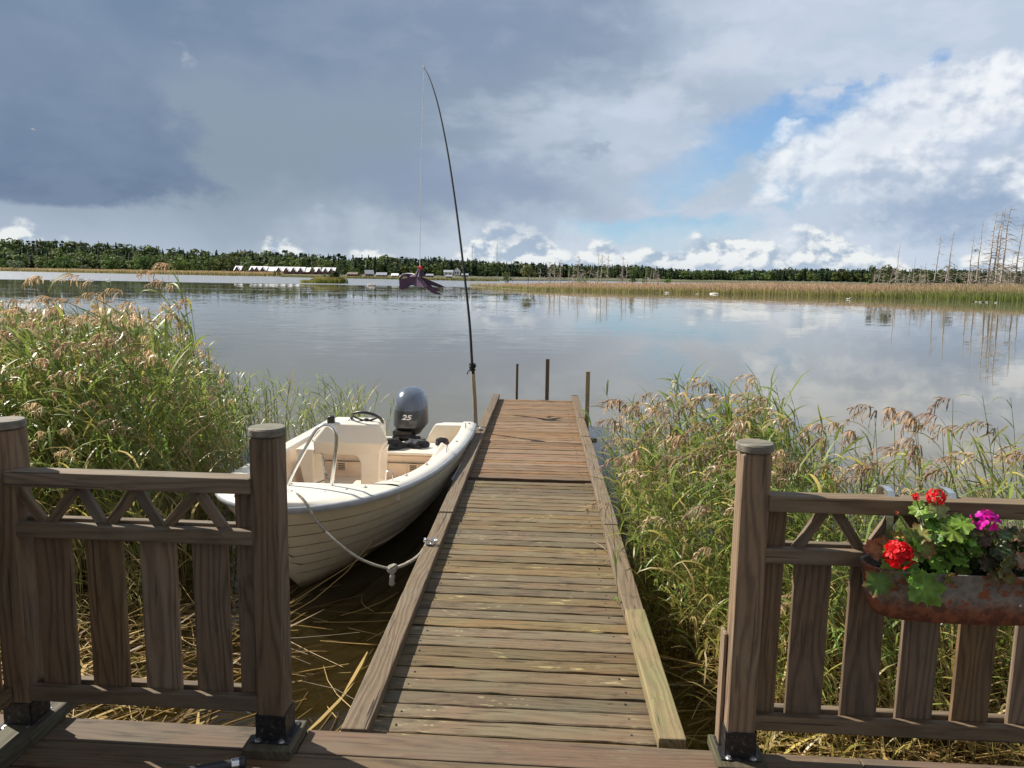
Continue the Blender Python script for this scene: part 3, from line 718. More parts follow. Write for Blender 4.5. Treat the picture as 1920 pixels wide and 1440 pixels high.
for i, (px, lab) in enumerate(BH):
    boathouse(px, lab, gw=2.7 if i in (1, 3) else 3.1, gh=2.0 if i in (1, 3) else 2.3, ytop=499.7 + (px - 440) * 0.0178, ybase=511.8 + (px - 440) * 0.0250)
gable_house('boathouse', 'long boathouse with an unbroken white roof facing the water', 'boathouse', 507, 409, 513.5, 6.6, 6, 1.5, 2.1, 'white_roof', 'boathouses with white roofs across the lake', win=False)
gable_house('boathouse', 'boathouse with a wide plain white roof between two gabled neighbours', 'boathouse', 574, 409, 515.0, 3.6, 6, 1.5, 2.1, 'white_roof', 'boathouses with white roofs across the lake', win=False)
CG = 'cabins on the far shore behind the kite'
gable_house('shed', 'low dark red shed right of the boathouse row', 'shed', 662, 336, 517.8, 4.2, 4, .8, .8, 'bark', CG, win=False)
gable_house('cabin', 'red cabin with a grey sheet roof, taller than the sheds beside it', 'cabin', 692, 334, 518.2, 3.4, 4, 1.1, 1.5, 'grey_roof', CG, ridge_along='x', rot=.3)
gable_house('cabin', 'low cabin with a pale shining roof left of the kite', 'cabin', 716, 332, 518.8, 4.2, 4.2, .7, 1.0, 'grey_roof', CG)
gable_house('cabin', 'small cabin with a white roof just left of the kite wing', 'cabin', 741, 330, 519.4, 2.6, 3.6, .6, .8, 'white_roof', CG)
gable_house('cabin', 'dark shed partly behind the kite tails', 'cabin', 806, 335, 520.0, 2.8, 3.4, .7, .7, 'grey_roof', CG)
gable_house('villa', 'white villa, left wing with long low roof', 'house', 841, 345, 517.0, 3.8, 5, 1.5, .9, 'grey_roof', CG, wall='white_trim')
gable_house('villa', 'white villa, taller right house with a gable', 'house', 857, 347, 516.5, 2.4, 5, 1.9, 1.3, 'white_roof', CG, wall='white_trim', ridge_along='y')
gable_house('cabin', 'brown cabin right of the white villa, left of the rod', 'cabin', 872, 340, 519.5, 2.6, 3.4, .8, .7, 'grey_roof', CG)
gable_house('shed', 'small grey boat shed at the water below the white villa', 'shed', 842, 326, 521.5, 2.2, 2.6, .7, .5, 'grey_roof', CG, win=False)
for px, yt, lab in ((885, 461, 'left and shorter of two thin radio masts above the forest'), (931.5, 456, 'right and taller of two thin radio masts above the forest')):
    Y = 1100; b = at_y(px, 500, Y); tp = at_y(px, yt, Y)
    t = thing('radio_mast', b, lab, 'mast', 'radio masts beyond the forest')
    mb = MB()
    for k in range(3):
        q = k * 2.1; mb.tube([b + Vector((math.cos(q) * .4, math.sin(q) * .4, -4)), Vector((b.x + math.cos(q) * .3, Y + math.sin(q) * .3, tp.z))], .16, 5)
    for j in range(14):
        z = b.z + (tp.z - b.z) * j / 14
        mb.tube([(b.x - .35, Y, z), (b.x + .35, Y + .2, z + 1)], .07, 4)
    mb.build('lattice', M['mast'], t)
    mb = MB(); mb.tube([(b.x, Y, tp.z - .1), (b.x, Y, tp.z + 3)], .08, 5); mb.build('antenna', M['mast'], t)
# flagpole among the boathouses
b = at_y(545, 503, 420); tp = at_y(545, 491, 420); mb = MB(); mb.tube([b - Vector((0, 0, 3)), tp], [.07, .05], 6); mb.ball(tp, .12)
tag(mb.build('flagpole', M['white_trim']), 'bare white flagpole behind the boathouse roofs', 'flagpole')

# ------------------------------------------------------------------ blade beds: far reed belts
def blade_bed(name, pts, hfun, n_per, w, cfun, label, seed, mat='reed', lean=0.25, tip=0.25):
    """pts: (x, y) root positions; every blade is a bent 2-piece strip with its own height and colour"""
    r = np.random.default_rng(seed); p = np.repeat(np.asarray(pts, float), n_per, 0); n = len(p)
    p[:, :2] += r.normal(scale=0.25, size=(n, 2))
    h = hfun(p, r); q = r.uniform(0, math.pi, n); sx, sy = np.cos(q) * w / 2, np.sin(q) * w / 2
    lx = -np.abs(r.normal(0.6, 0.6, n)) * lean * h; ly = r.normal(0, 0.4, n) * lean * h
    z0 = np.full(n, WZ - 0.15)
    A = np.stack([p[:, 0] - sx, p[:, 1] - sy, z0], 1); B = np.stack([p[:, 0] + sx, p[:, 1] + sy, z0], 1)
    k = 0.62
    C = np.stack([p[:, 0] + sx * .9 + lx * .3, p[:, 1] + sy * .9 + ly * .3, WZ + h * k], 1); D = np.stack([p[:, 0] - sx * .9 + lx * .3, p[:, 1] - sy * .9 + ly * .3, WZ + h * k], 1)
    E = np.stack([p[:, 0] + sx * .5 + lx, p[:, 1] + sy * .5 + ly, WZ + h], 1); F = np.stack([p[:, 0] - sx * .5 + lx, p[:, 1] - sy * .5 + ly, WZ + h * 0.97], 1)
    C2, D2 = C + [0, 0, .01], D + [0, 0, .01]
    v = np.stack([A, B, C, D, D2, C2, E, F], 1).reshape(-1, 3)
    lo, hi = cfun(p, r, n); cc = np.stack([lo, lo, lo, lo, hi, hi, hi, hi], 1).reshape(-1, 3)
    i0 = np.arange(n)[:, None] * 8
    quads = np.concatenate([i0 + np.array([0, 1, 2, 3]), i0 + np.array([4, 5, 6, 7])])
    o = np_mesh(name, v, quads, [], cc, M[mat]); return tag(o, label, 'reeds', kind='stuff')
def band(px0, px1, near_tab, depth, step_px, rows, r):
    out = []
    for px in np.arange(px0, px1, step_px):
        for k in range(rows):
            Y = pw(px, near_tab) + depth * ((k + r.uniform(0, 1)) / rows) ** 1.2; d = az_dir(px + r.uniform(-step_px, step_px))
            out.append((d.x * Y, Y))
    return np.array(out)
def isl_near(): # waterline of the reed island, as distance
    return [(px, at_z(px, y, WZ).y) for px, y in ((885, 538), (920, 541), (1000, 544.5), (1100, 546), (1180, 548.5), (1300, 550), (1340, 551.5), (1400, 552.5), (1500, 555), (1600, 557.5), (1700, 560), (1800, 563), (1920, 566.5), (2050, 571), (2200, 576))]
ISL = isl_near()
def build_islands():
    r = np.random.default_rng(3)
    g, nt, b, _ = new_mat('marsh_mud'); n = noise(attr('gc'), 0.8, 5, 0.6)
    nt.links.new(mixc(n, (0.06, 0.05, 0.02), (0.16, 0.125, 0.055)), b.inputs['Base Color']); b.inputs['Roughness'].default_value = 1
    mb = MB(); pxs = list(range(880, 2220, 20)); vs = []
    for px in pxs:
        y0 = pw(px, ISL) + 0.8; dv = az_dir(px); dep = 6 + 55 * sstep_np(px, 880, 1050)
        for Y, z in ((y0, WZ - .25), (y0 + 1.2, WZ + .06), (y0 + dep, WZ + .15), (y0 + dep + 4, WZ - .4)): vs.append((dv.x * Y, Y, z))
    mb.add(vs, [(a * 4 + i, (a + 1) * 4 + i, (a + 1) * 4 + i + 1, a * 4 + i + 1) for a in range(len(pxs) - 1) for i in range(3)])
    tag(mb.build('marsh_island', g, smooth=True, angle=180), kind='structure')
    def hf(p, r):
        px = 960 + FPX * p[:, 0] / p[:, 1]; nearY = np.interp(px, [a for a, _ in ISL], [b for _, b in ISL]); back = np.clip((p[:, 1] - nearY) / 12, 0, 1)
        h0 = np.interp(px, [880, 960, 1100, 1250, 1440, 1600, 1750, 1920, 2200], [0.45, 0.75, 1.05, 1.25, 1.55, 1.6, 1.85, 2.0, 2.1])
        return (h0 * (0.36 + 0.56 * back ** 0.5) + 0.18) * r.uniform(0.75, 1.12, len(p))
    def cf(p, r, n):
        px = 960 + FPX * p[:, 0] / p[:, 1]; nearY = np.interp(px, [a for a, _ in ISL], [b for _, b in ISL]); fr = np.clip((p[:, 1] - nearY) / 5, 0, 1)[:, None]
        lum = r.uniform(0.7, 1.3, (n, 1))
        green = np.array([0.17, 0.22, 0.06]); yel = np.array([0.28, 0.235, 0.10]); tan = np.array([0.56, 0.40, 0.26]); pink = np.array([0.52, 0.35, 0.24])
        rg = np.interp(px, [880, 1040, 1250, 1500, 1720, 1920], [0.5, 0.35, 0.25, 0.3, 0.8, 0.95])[:, None]
        lo = (green * rg + yel * (1 - rg)) * lum
        mixt = np.clip(0.25 + 0.75 * fr + r.normal(0, .25, (n, 1)) - 0.35 * np.clip((rg - .5) * 2, 0, 1), 0, 1)
        tp = np.where(r.random((n, 1)) < 0.5, tan, pink)
        hi = (lo / lum * (1 - mixt) + tp * mixt) * lum
        return lo, hi
    P = band(885, 2200, ISL, 26, 3.0, 26, r); 
    thin = np.array([r.random() < (0.25 + 0.75 * sstep_np(960 + FPX * x / y, 900, 1100)) for x, y in P]); P = P[thin]
    blade_bed('reed_belt', P, hf, 3, 0.075, cf, 'long belt of tan and green reeds across the water on the right', 21)
    # far left belt below the forest
    tab = [(px, at_z(px, y, WZ).y) for px, y in ((-300, 504.5), (0, 508.3), (150, 511.6), (300, 514.6), (420, 517), (530, 518.6))]
    P = band(-280, 531, tab, 42, 2.2, 8, r)
    def hf2(p, r): return 2.1 * r.uniform(.75, 1.15, len(p))
    def cf2(p, r, n):
        lum = r.uniform(.75, 1.25, (n, 1)); return np.array([0.24, 0.21, 0.09]) * lum, np.array([0.44, 0.33, 0.17]) * lum
    blade_bed('reed_belt', P, hf2, 4, 0.22, cf2, 'narrow tan reed belt along the left far shore below the forest', 22)
    tab = [(px, at_z(px, y, WZ).y) for px, y in ((530, 519.5), (640, 522), (700, 523), (800, 525.2), (900, 527.2), (935, 527.5))]
    P = band(530, 935, tab, 14, 2.4, 5, r)
    def cf3(p, r, n):
        lum = r.uniform(.75, 1.25, (n, 1)); return np.array([0.14, 0.15, 0.05]) * lum, np.array([0.22, 0.20, 0.09]) * lum
    blade_bed('reed_belt', P, lambda p, r: 0.95 * r.uniform(.7, 1.2, len(p)), 4, 0.2, cf3, 'low green reed edge on the far shore below the cabins', 23)
    # islet
    c = at_z(604, 531, WZ); R0 = 42 / FPX * c.y
    mb = MB(); mb.lathe((c.x, c.y + 1.5, WZ - .3), [(R0 * 1.0, 0), (R0 * .95, .38), (R0 * .6, .62), (R0 * .1, .75)], 20)
    for o in mb.v: o[:, 1] = (o[:, 1] - c.y - 1.5) * .55 + c.y + 1.5
    tag(mb.build('islet', g, smooth=True), kind='structure')
    a = r.uniform(0, 6.28, 700); rr = np.sqrt(r.uniform(0, 1, 700)) * R0; P = np.stack([c.x + np.cos(a) * rr, c.y + 1.5 + np.sin(a) * rr * .55], 1)
    blade_bed('islet_grass', P, lambda p, r: (0.55 + 0.55 * (p[:, 0] > c.x - R0 * .3)) * r.uniform(.7, 1.3, len(p)), 3, 0.10, lambda p, r, n: ((np.array([0.22, 0.25, 0.05]) * r.uniform(.7, 1.3, (n, 1))), (np.array([0.30, 0.27, 0.09]) * r.uniform(.7, 1.3, (n, 1)))), 'yellow-green grass and sedge covering the small islet', 24)
    for px, yt, w, kind, lab, col in ((609, 512.5, 16, 'd', 'small grey-green pine left of the larger one on the islet', (0.05, 0.07, 0.025)), (628, 508, 20, 'pine', 'larger windswept pine on the right of the islet', (0.05, 0.065, 0.025)), (645, 519, 18, 'bush', 'low bush at the right tip of the islet', (0.07, 0.085, 0.03)), (590, 520.5, 22, 'bush', 'low reddish bush in the middle of the islet', (0.12, 0.09, 0.045))):
        shore_tree(kind, px, c.y + 1.5, yt, w, col, 'shrub' if kind == 'bush' else 'pine_tree', lab, 'shrub' if kind == 'bush' else 'tree', 'trees and bushes on the islet', int(px), ybase=WZ + .2, n=200)
    # living bushes and trees on the reed island
    Gn = (0.085, 0.135, 0.035)
    for px, Y, yt, w, kind, lab, col in ((951, 150, 509, 24, 'd', 'small round tree at the left tip of the reed belt', (0.07, 0.09, 0.03)), (990, 152, 497, 42, 'd', 'olive bushy tree leaning left of the dead trees', (0.095, 0.105, 0.04)), (1092, 150, 513, 26, 'bush', 'bright green bush among the dead trees', Gn),
        (1186, 148, 496, 22, 'd', 'upright dark green tree between dead trunks', (0.05, 0.08, 0.025)), (1208, 150, 517, 14, 'bush', 'small green bush right of the upright dark tree', Gn), (1250, 148, 518, 22, 'bush', 'green bush at the right end of the middle dead trees', Gn),
        (1637, 125, 494, 22, 'd', 'narrow green tree left of the tall bleached trunks', (0.06, 0.085, 0.03)), (1668, 128, 497, 46, 'd', 'spreading green tree half hidden by bleached branches', (0.07, 0.085, 0.04)), (1780, 126, 496, 34, 'd', 'green and tangled tree between the tall bleached trunks', (0.065, 0.075, 0.035)), (1730, 122, 508, 40, 'bush', 'olive bush at the foot of the bleached trunks', (0.08, 0.085, 0.04)), (1716, 124, 505, 24, 'bush', 'small dull green bush left of the bleached trunk with a forked top', (0.07, 0.08, 0.035))):
        shore_tree(kind, px, Y, yt, w, col, 'shrub' if kind == 'bush' else 'leafy_tree', lab, 'shrub' if kind == 'bush' else 'tree', 'living trees on the reed belt', int(px), ybase=WZ + .2, n=240)
build_islands()

# ------------------------------------------------------------------ dead trees
def dead_tree_mesh(H, seed, lean=0.0, nb=26, blen=0.16, low=0.15, rad=None):
    r = random.Random(seed); mb = MB(); br = MB(); rr = rad or H * 0.013
    pts = [Vector((lean * H * (k / 7) ** 1.2 + r.uniform(-.006, .006) * H, r.uniform(-.006, .006) * H, H * k / 7)) for k in range(8)]
    mb.tube(pts, [rr * (1 - .86 * k / 7) for k in range(8)], 7)
    for i in range(nb):
        t = r.uniform(low, .97); k = min(6, int(t * 7)); p = pts[k].lerp(pts[k + 1], t * 7 - k)
        q = r.uniform(0, 6.28); L = H * blen * (1.1 - t * .7) * r.uniform(.4, 1.3); el = r.uniform(-.55, .35)
        d = Vector((math.cos(q), math.sin(q), el)).normalized()
        m = p + d * L * .55; e = p + d * L + Vector((0, 0, -L * r.uniform(0, .3)))
        b0 = max(.026, rr * .40 * (1.2 - t))
        br.tube([p, m, e], [b0, b0 * .8, b0 * .45], 4)
        for _ in range(2):
            f = m.lerp(e, r.uniform(0, .7)); q2 = q + r.uniform(-1, 1)
            br.tube([f, f + Vector((math.cos(q2), math.sin(q2), r.uniform(-.8, .3))) * L * .35], [b0 * .5, b0 * .2], 3)
    return mb, br
DT = []
def dead_tree(px, ytop, Y, label, seed, lean=0.0, nb=26, blen=.16, low=.15, group='bleached dead trees standing in the reed belt', rad=None):
    dv = az_dir(px); loc = Vector((dv.x * Y, Y, WZ + .1)); H = at_y(px + lean * 60, ytop, Y).z - loc.z
    t = thing('dead_tree', loc, label, 'dead tree', group)
    mb, br = dead_tree_mesh(H, seed, lean, nb, blen, low, rad)
    for B, nm in ((mb, 'trunk'), (br, 'crown')):
        B.v = [v + np.array(loc) for v in B.v]; B.build(nm, M['dead_bark'], t, smooth=(nm == 'trunk'))
    return t
for i, (px, yt, ln, nb, bl, lab) in enumerate([
    (1679, 455, .045, 16, .10, 'slender bleached dead trunk right of the spreading green tree, leaning right'),
    (1752, 442, .05, 34, .12, 'bleached dead trunk with forked twiggy top, between shorter stubs'),
    (1773, 430, .075, 18, .10, 'dead trunk leaning right with a bare thin top, right of the forked one'),
    (1816, 441, .03, 30, .10, 'straight brown dead trunk left of a taller bare one'),
    (1831, 416, .02, 26, .09, 'tall dead trunk with a bare pole-like top, left of the cluster'),
    (1852, 396, .035, 46, .13, 'left trunk of the tallest cluster of dead trees'),
    (1862, 392, .03, 40, .11, 'second trunk of the tallest cluster, very straight'),
    (1867, 390, .03, 52, .17, 'thick tall dead trunk with long drooping branches, right in the cluster'),
    (1876, 386, .035, 56, .19, 'tallest dead trunk with drooping branches on its right side'),
    (1903, 406, .04, 40, .14, 'tall dead trunk close to the right picture edge with dark nests'),
    (1915, 440, .03, 20, .12, 'dead trunk cut by the right picture edge'),
    (1893, 478, .04, 14, .14, 'short thin dead trunk left of the one with nests'),
    (1712, 481, .02, 12, .12, 'short dead pole with dark twig knot, left of the forked trunk'),
    (1734, 490, .0, 14, .2, 'low broken stub left of the forked trunk'),
    (1778, 476, .02, 26, .2, 'twiggy grey dead tree in front of the leaning trunk')]):
    dead_tree(px, yt, 112 + (i * 7 % 5), lab, 40 + i, ln, nb, bl)
for i, (px, yt, ln, nb, bl, lab) in enumerate([
    (1031, 490, .0, 50, .26, 'widely branching grey dead tree, leftmost of the middle group'),
    (1040, 487, .01, 26, .14, 'thin dead tree just right of the widely branching one'),
    (1050, 486, .02, 30, .16, 'dead tree with upright twigs, third in the middle group'),
    (1066, 500, .03, 10, .16, 'pale short dead trunk with two arms'),
    (1082, 477, .06, 34, .22, 'tall crooked dead tree leaning right, with a fine twiggy top'),
    (1121, 475, .0, 10, .10, 'straight thin dead pole left of two forked dead trees'),
    (1127, 475, .02, 40, .20, 'dead tree with a wide forked top in the middle of the group'),
    (1139, 477, .01, 34, .18, 'dead tree with fine twigs right of the wide forked one'),
    (1167, 480, .01, 40, .20, 'dead tree with a rounded twiggy top left of the upright dark green tree'),
    (1175, 490, .0, 14, .12, 'thin dead stem touching the upright dark green tree'),
    (1211, 496, .0, 8, .10, 'left one of three bare dead poles right of the upright dark tree'),
    (1218, 500, .12, 8, .12, 'dead pole leaning right among the bare poles'),
    (1226, 497, .0, 12, .12, 'straight bare pole right of the leaning pole'),
    (1233, 505, .03, 14, .18, 'low twiggy dead tree, last of the middle group')]):
    dead_tree(px, yt, 140 + (i * 5 % 6), lab, 70 + i, ln, nb, bl, low=.3, rad=.11)
_rs = random.Random(5)
for i in range(46):
    px = _rs.uniform(1640, 1925) if i < 32 else _rs.uniform(1008, 1240)
    yt = _rs.uniform(492, 514)
    Y = 112 + _rs.uniform(2, 12) if i < 32 else 141 + _rs.uniform(0, 9)
    dead_tree(px, yt, Y, 'low bleached dead stub among taller dead trees in the reeds', 200 + i, _rs.uniform(-.15, .2), 18, .40, low=.05, group='low dead stubs among the tall dead trees', rad=.08)
tag_nests = [(1903 + 2, 474), (1901, 502), (1831, 469)]
for i, (px, y) in enumerate(tag_nests):
    p = at_y(px, y, 113.9 if i < 2 else 115.8); mb = MB(); r_ = random.Random(i)
    for k in range(40):
        a = Vector((r_.gauss(0, .16), r_.gauss(0, .16), r_.gauss(0, .10))); mb.tube([p + a, p + a + Vector((r_.uniform(-.25, .25), r_.uniform(-.25, .25), r_.uniform(-.1, .1)))], .02, 3)
    tag(mb.build('nest', M['feather_dark']), ('dark twig nest high in the dead tree near the right edge', 'smaller dark nest low in the dead tree near the right edge', 'dark twig clump on the tall bare topped dead trunk')[i], 'nest', 'nests in the dead trees')

# ------------------------------------------------------------------ rocks and birds
def rock(px, y, wpx, hpx, label, seed, mat='rock'):
    c = at_z(px, y, WZ); s = wpx / FPX * c.y / 2; h = hpx / FPX * c.y * .6
    r = random.Random(seed); bm = bmesh.new(); bmesh.ops.create_icosphere(bm, subdivisions=3, radius=1.0)
    dirs = [Vector((r.gauss(0, 1), r.gauss(0, 1), r.gauss(0, 1))).normalized() for _ in range(14)]; offs = [r.uniform(.72, 1.0) for _ in dirs]
    for v in bm.verts:
        k = min([o / max(.05, v.co.normalized().dot(d)) for d, o in zip(dirs, offs) if v.co.normalized().dot(d) > .05] + [1.05]); v.co *= min(k, 1.05)
    mb = MB(); mb.add([(v.co.x * s + c.x, v.co.y * s * .8 + c.y, v.co.z * h * .95 + WZ + h * .05) for v in bm.verts], [[v.index for v in f.verts] for f in bm.faces]); bm.free()
    return tag(mb.build('rock', M[mat], smooth=True, angle=25), label, 'rock', 'rocks in the lake')
rock(697, 536, 17, 7, 'pale rounded rock in the water between the islet and the kite', 1)
rock(1251, 549.5, 12, 3.5, 'flat brownish rock at the edge of the reed belt', 2)
rock(1339, 551.5, 18, 4.5, 'larger flat white rock in front of the reed belt', 3)
rock(1308, 551.5, 7, 2.2, 'small low rock between the brownish and the white rock', 4)
rock(151, 524, 13, 3, 'dark low skerry in the far water on the left', 5, 'feather_dark')
rock(644, 531.5, 12, 3, 'dark stone at the right tip of the islet', 6)
def bird(px, y, L, label, group, head='feather_white', body='feather_white', name='swan', neck=0.5, flip=1):
    c = at_z(px, y, WZ); t = thing(name, (c.x, c.y, WZ), label, 'bird', group)
    mb = MB(); mb.ball((c.x, c.y, WZ + L * .13), (L * .5, L * .24, L * .2), 12, 8); mb.ball((c.x - flip * L * .48, c.y, WZ + L * .22), (L * .16, L * .1, L * .07), 8, 5)
    k = flip * L
    mb.tube([(c.x + k * .36, c.y, WZ + L * .16), (c.x + k * .50, c.y, WZ + L * (.25 + neck * .2)), (c.x + k * .46, c.y, WZ + L * (.3 + neck * .55)), (c.x + k * .54, c.y, WZ + L * (.33 + neck * .65))], [L * .11, L * .07, L * .06, L * .07], 8)
    mb.ball((c.x + k * .56, c.y, WZ + L * (.33 + neck * .65)), (L * .09, L * .065, L * .065), 8, 6)
    mb.build('body', M[body], t, smooth=True, angle=180)
    bb = MB(); bb.tube([(c.x + k * .63, c.y, WZ + L * (.33 + neck * .65)), (c.x + k * .76, c.y, WZ + L * (.30 + neck * .65))], [L * .035, L * .012], 6); bb.build('bill', M['bill'], t)
    return t
for i, (px, y, L, fl, lab) in enumerate(((40, 515.5, .9, 1, 'white swan farthest left, beside the highest reed plume'), (79, 518.5, .8, -1, 'white swan left of three close together on the far water'), (97, 525, .9, 1, 'nearest of the white swans left of the dark skerry'), (115, 517, .9, 1, 'white swan swimming farthest out near the reed belt'), (114, 524, 1.0, -1, 'white swan beside the nearest one, left of the dark skerry'), (120.5, 524.5, .7, 1, 'small white swan closest to the dark skerry on its left'), (164, 525, .7, 1, 'small white swan just right of the dark skerry'), (171.5, 525.5, 1.0, -1, 'larger white swan right of the dark skerry'), (203, 525.5, 1.1, 1, 'white swan on the right, alone, near the reed plume'))):
    bird(px, y, L * 0.72, lab, 'white swans on the far water', flip=fl)
p = at_z(152, 523.2, WZ); mb = MB()
bird(1590, 561.5, .42, 'white duck alone on the water in front of the reed belt', 'ducks by the reed belt', neck=.3, name='duck')
for i, (px, y, fl) in enumerate(((1824, 566, 1), (1830.5, 566.2, -1), (1837.5, 567, 1), (1843.5, 567.4, -1), (1850, 567.2, 1))):
    bird(px, y, .25, 'small dark and white duck in a row of five by the reed edge', 'row of ducks by the reed edge', body='feather_dark' if i in (0, 3) else 'feather_white', neck=.35, name='duck', flip=fl)
bird(1867, 568, .25, 'small duck swimming alone right of the row of ducks', 'ducks by the reed belt', neck=.35, name='duck')
def gull(px, y, Y, span, label, rot):
    c = at_y(px, y, Y); t = thing('gull', c, label, 'bird', 'gulls flying under the clouds')
    mb = MB(); mb.ball(c, (span * .20, span * .055, span * .05), 10, 7); mb.ball(c + Vector((span * .2, 0, .01)), span * .045, 8, 6)
    mb.build('body', M['feather_white'], t, smooth=True)
    for s in (-1, 1):
        w = MB(); q = []
        prof = [(0, .05, .0), (.22, .06, .10), (.5, .015, .06)]
        w.prism([c + Vector((-span * .02 + span * b_, s * span * a, span * z)) for a, b_, z in prof] + [c + Vector((-span * .02 - span * b_ * 1.1, s * span * a, span * z)) for a, b_, z in prof[::-1]], (0, 0, -.012))
        w.build('wing', M['feather_white'], t)
    bb = MB(); bb.tube([c + Vector((span * .24, 0, .01)), c + Vector((span * .30, 0, 0))], [.02, .006], 5); bb.build('bill', M['bill'], t)
    t.rotation_euler = (0.3, 0, rot)
gull(62, 243, 130, 1.15, 'white gull gliding below the dark cloud on the left', 1.0)
gull(622, 197, 190, 1.0, 'distant white gull left of the fishing rod, high up', 2.2)

# ------------------------------------------------------------------ deck
SL = -0.06                                  # the deck runs at a small angle to the view
AX = Vector((1, SL, 0)).normalized(); NY = Vector((-AX.y, AX.x, 0))   # along the railing; away from the viewer
E0 = Vector((-0.80, 2.545, 0))              # a point on the front edge of the deck
def dk(u, v, z): return E0 + AX * u + NY * v + Vector((0, 0, z))
def build_deck():
    mb = MB(); r = random.Random(4); v = -0.012
    for i, w in enumerate((0.138, 0.142, 0.14, 0.14, 0.14, 0.14, 0.14, 0.14, 0.14, 0.14, 0.14, 0.14, 0.14, 0.14, 0.14)):
        cuts = [-1.6, 0.02 if i % 2 == 0 else 1.1, 1.86 if i == 0 else 2.3 + .3 * (i % 3), 5.0]
        if i == 0: cuts = [-1.6, 0.10, 2.02 - .02, 5.0]
        for k in range(3):
            red = (i == 0 and k == 1) or (i == 1 and k == 1)
            mb.beam(dk(cuts[k] + .002, v - w / 2, -.014 + r.uniform(-.0015, .0015)), dk(cuts[k + 1] - .002, v - w / 2, -.014 + r.uniform(-.0015, .0015)), w - .007, .028, mi=1 if red else 0)
        v -= w
    mb.beam(dk(-1.6, -.006, -.05), dk(5, -.006, -.05), .022, .075, mi=0)
    mb.beam(dk(-1.6, -.05, -.13), dk(5, -.05, -.13), .05, .15, mi=0); mb.beam(dk(-1.6, -1.2, -.13), dk(5, -1.2, -.13), .05, .15, mi=0)
    tag(mb.build('deck', [M['deck'], M['deck_red']], bevel=.004), kind='structure')
build_deck()

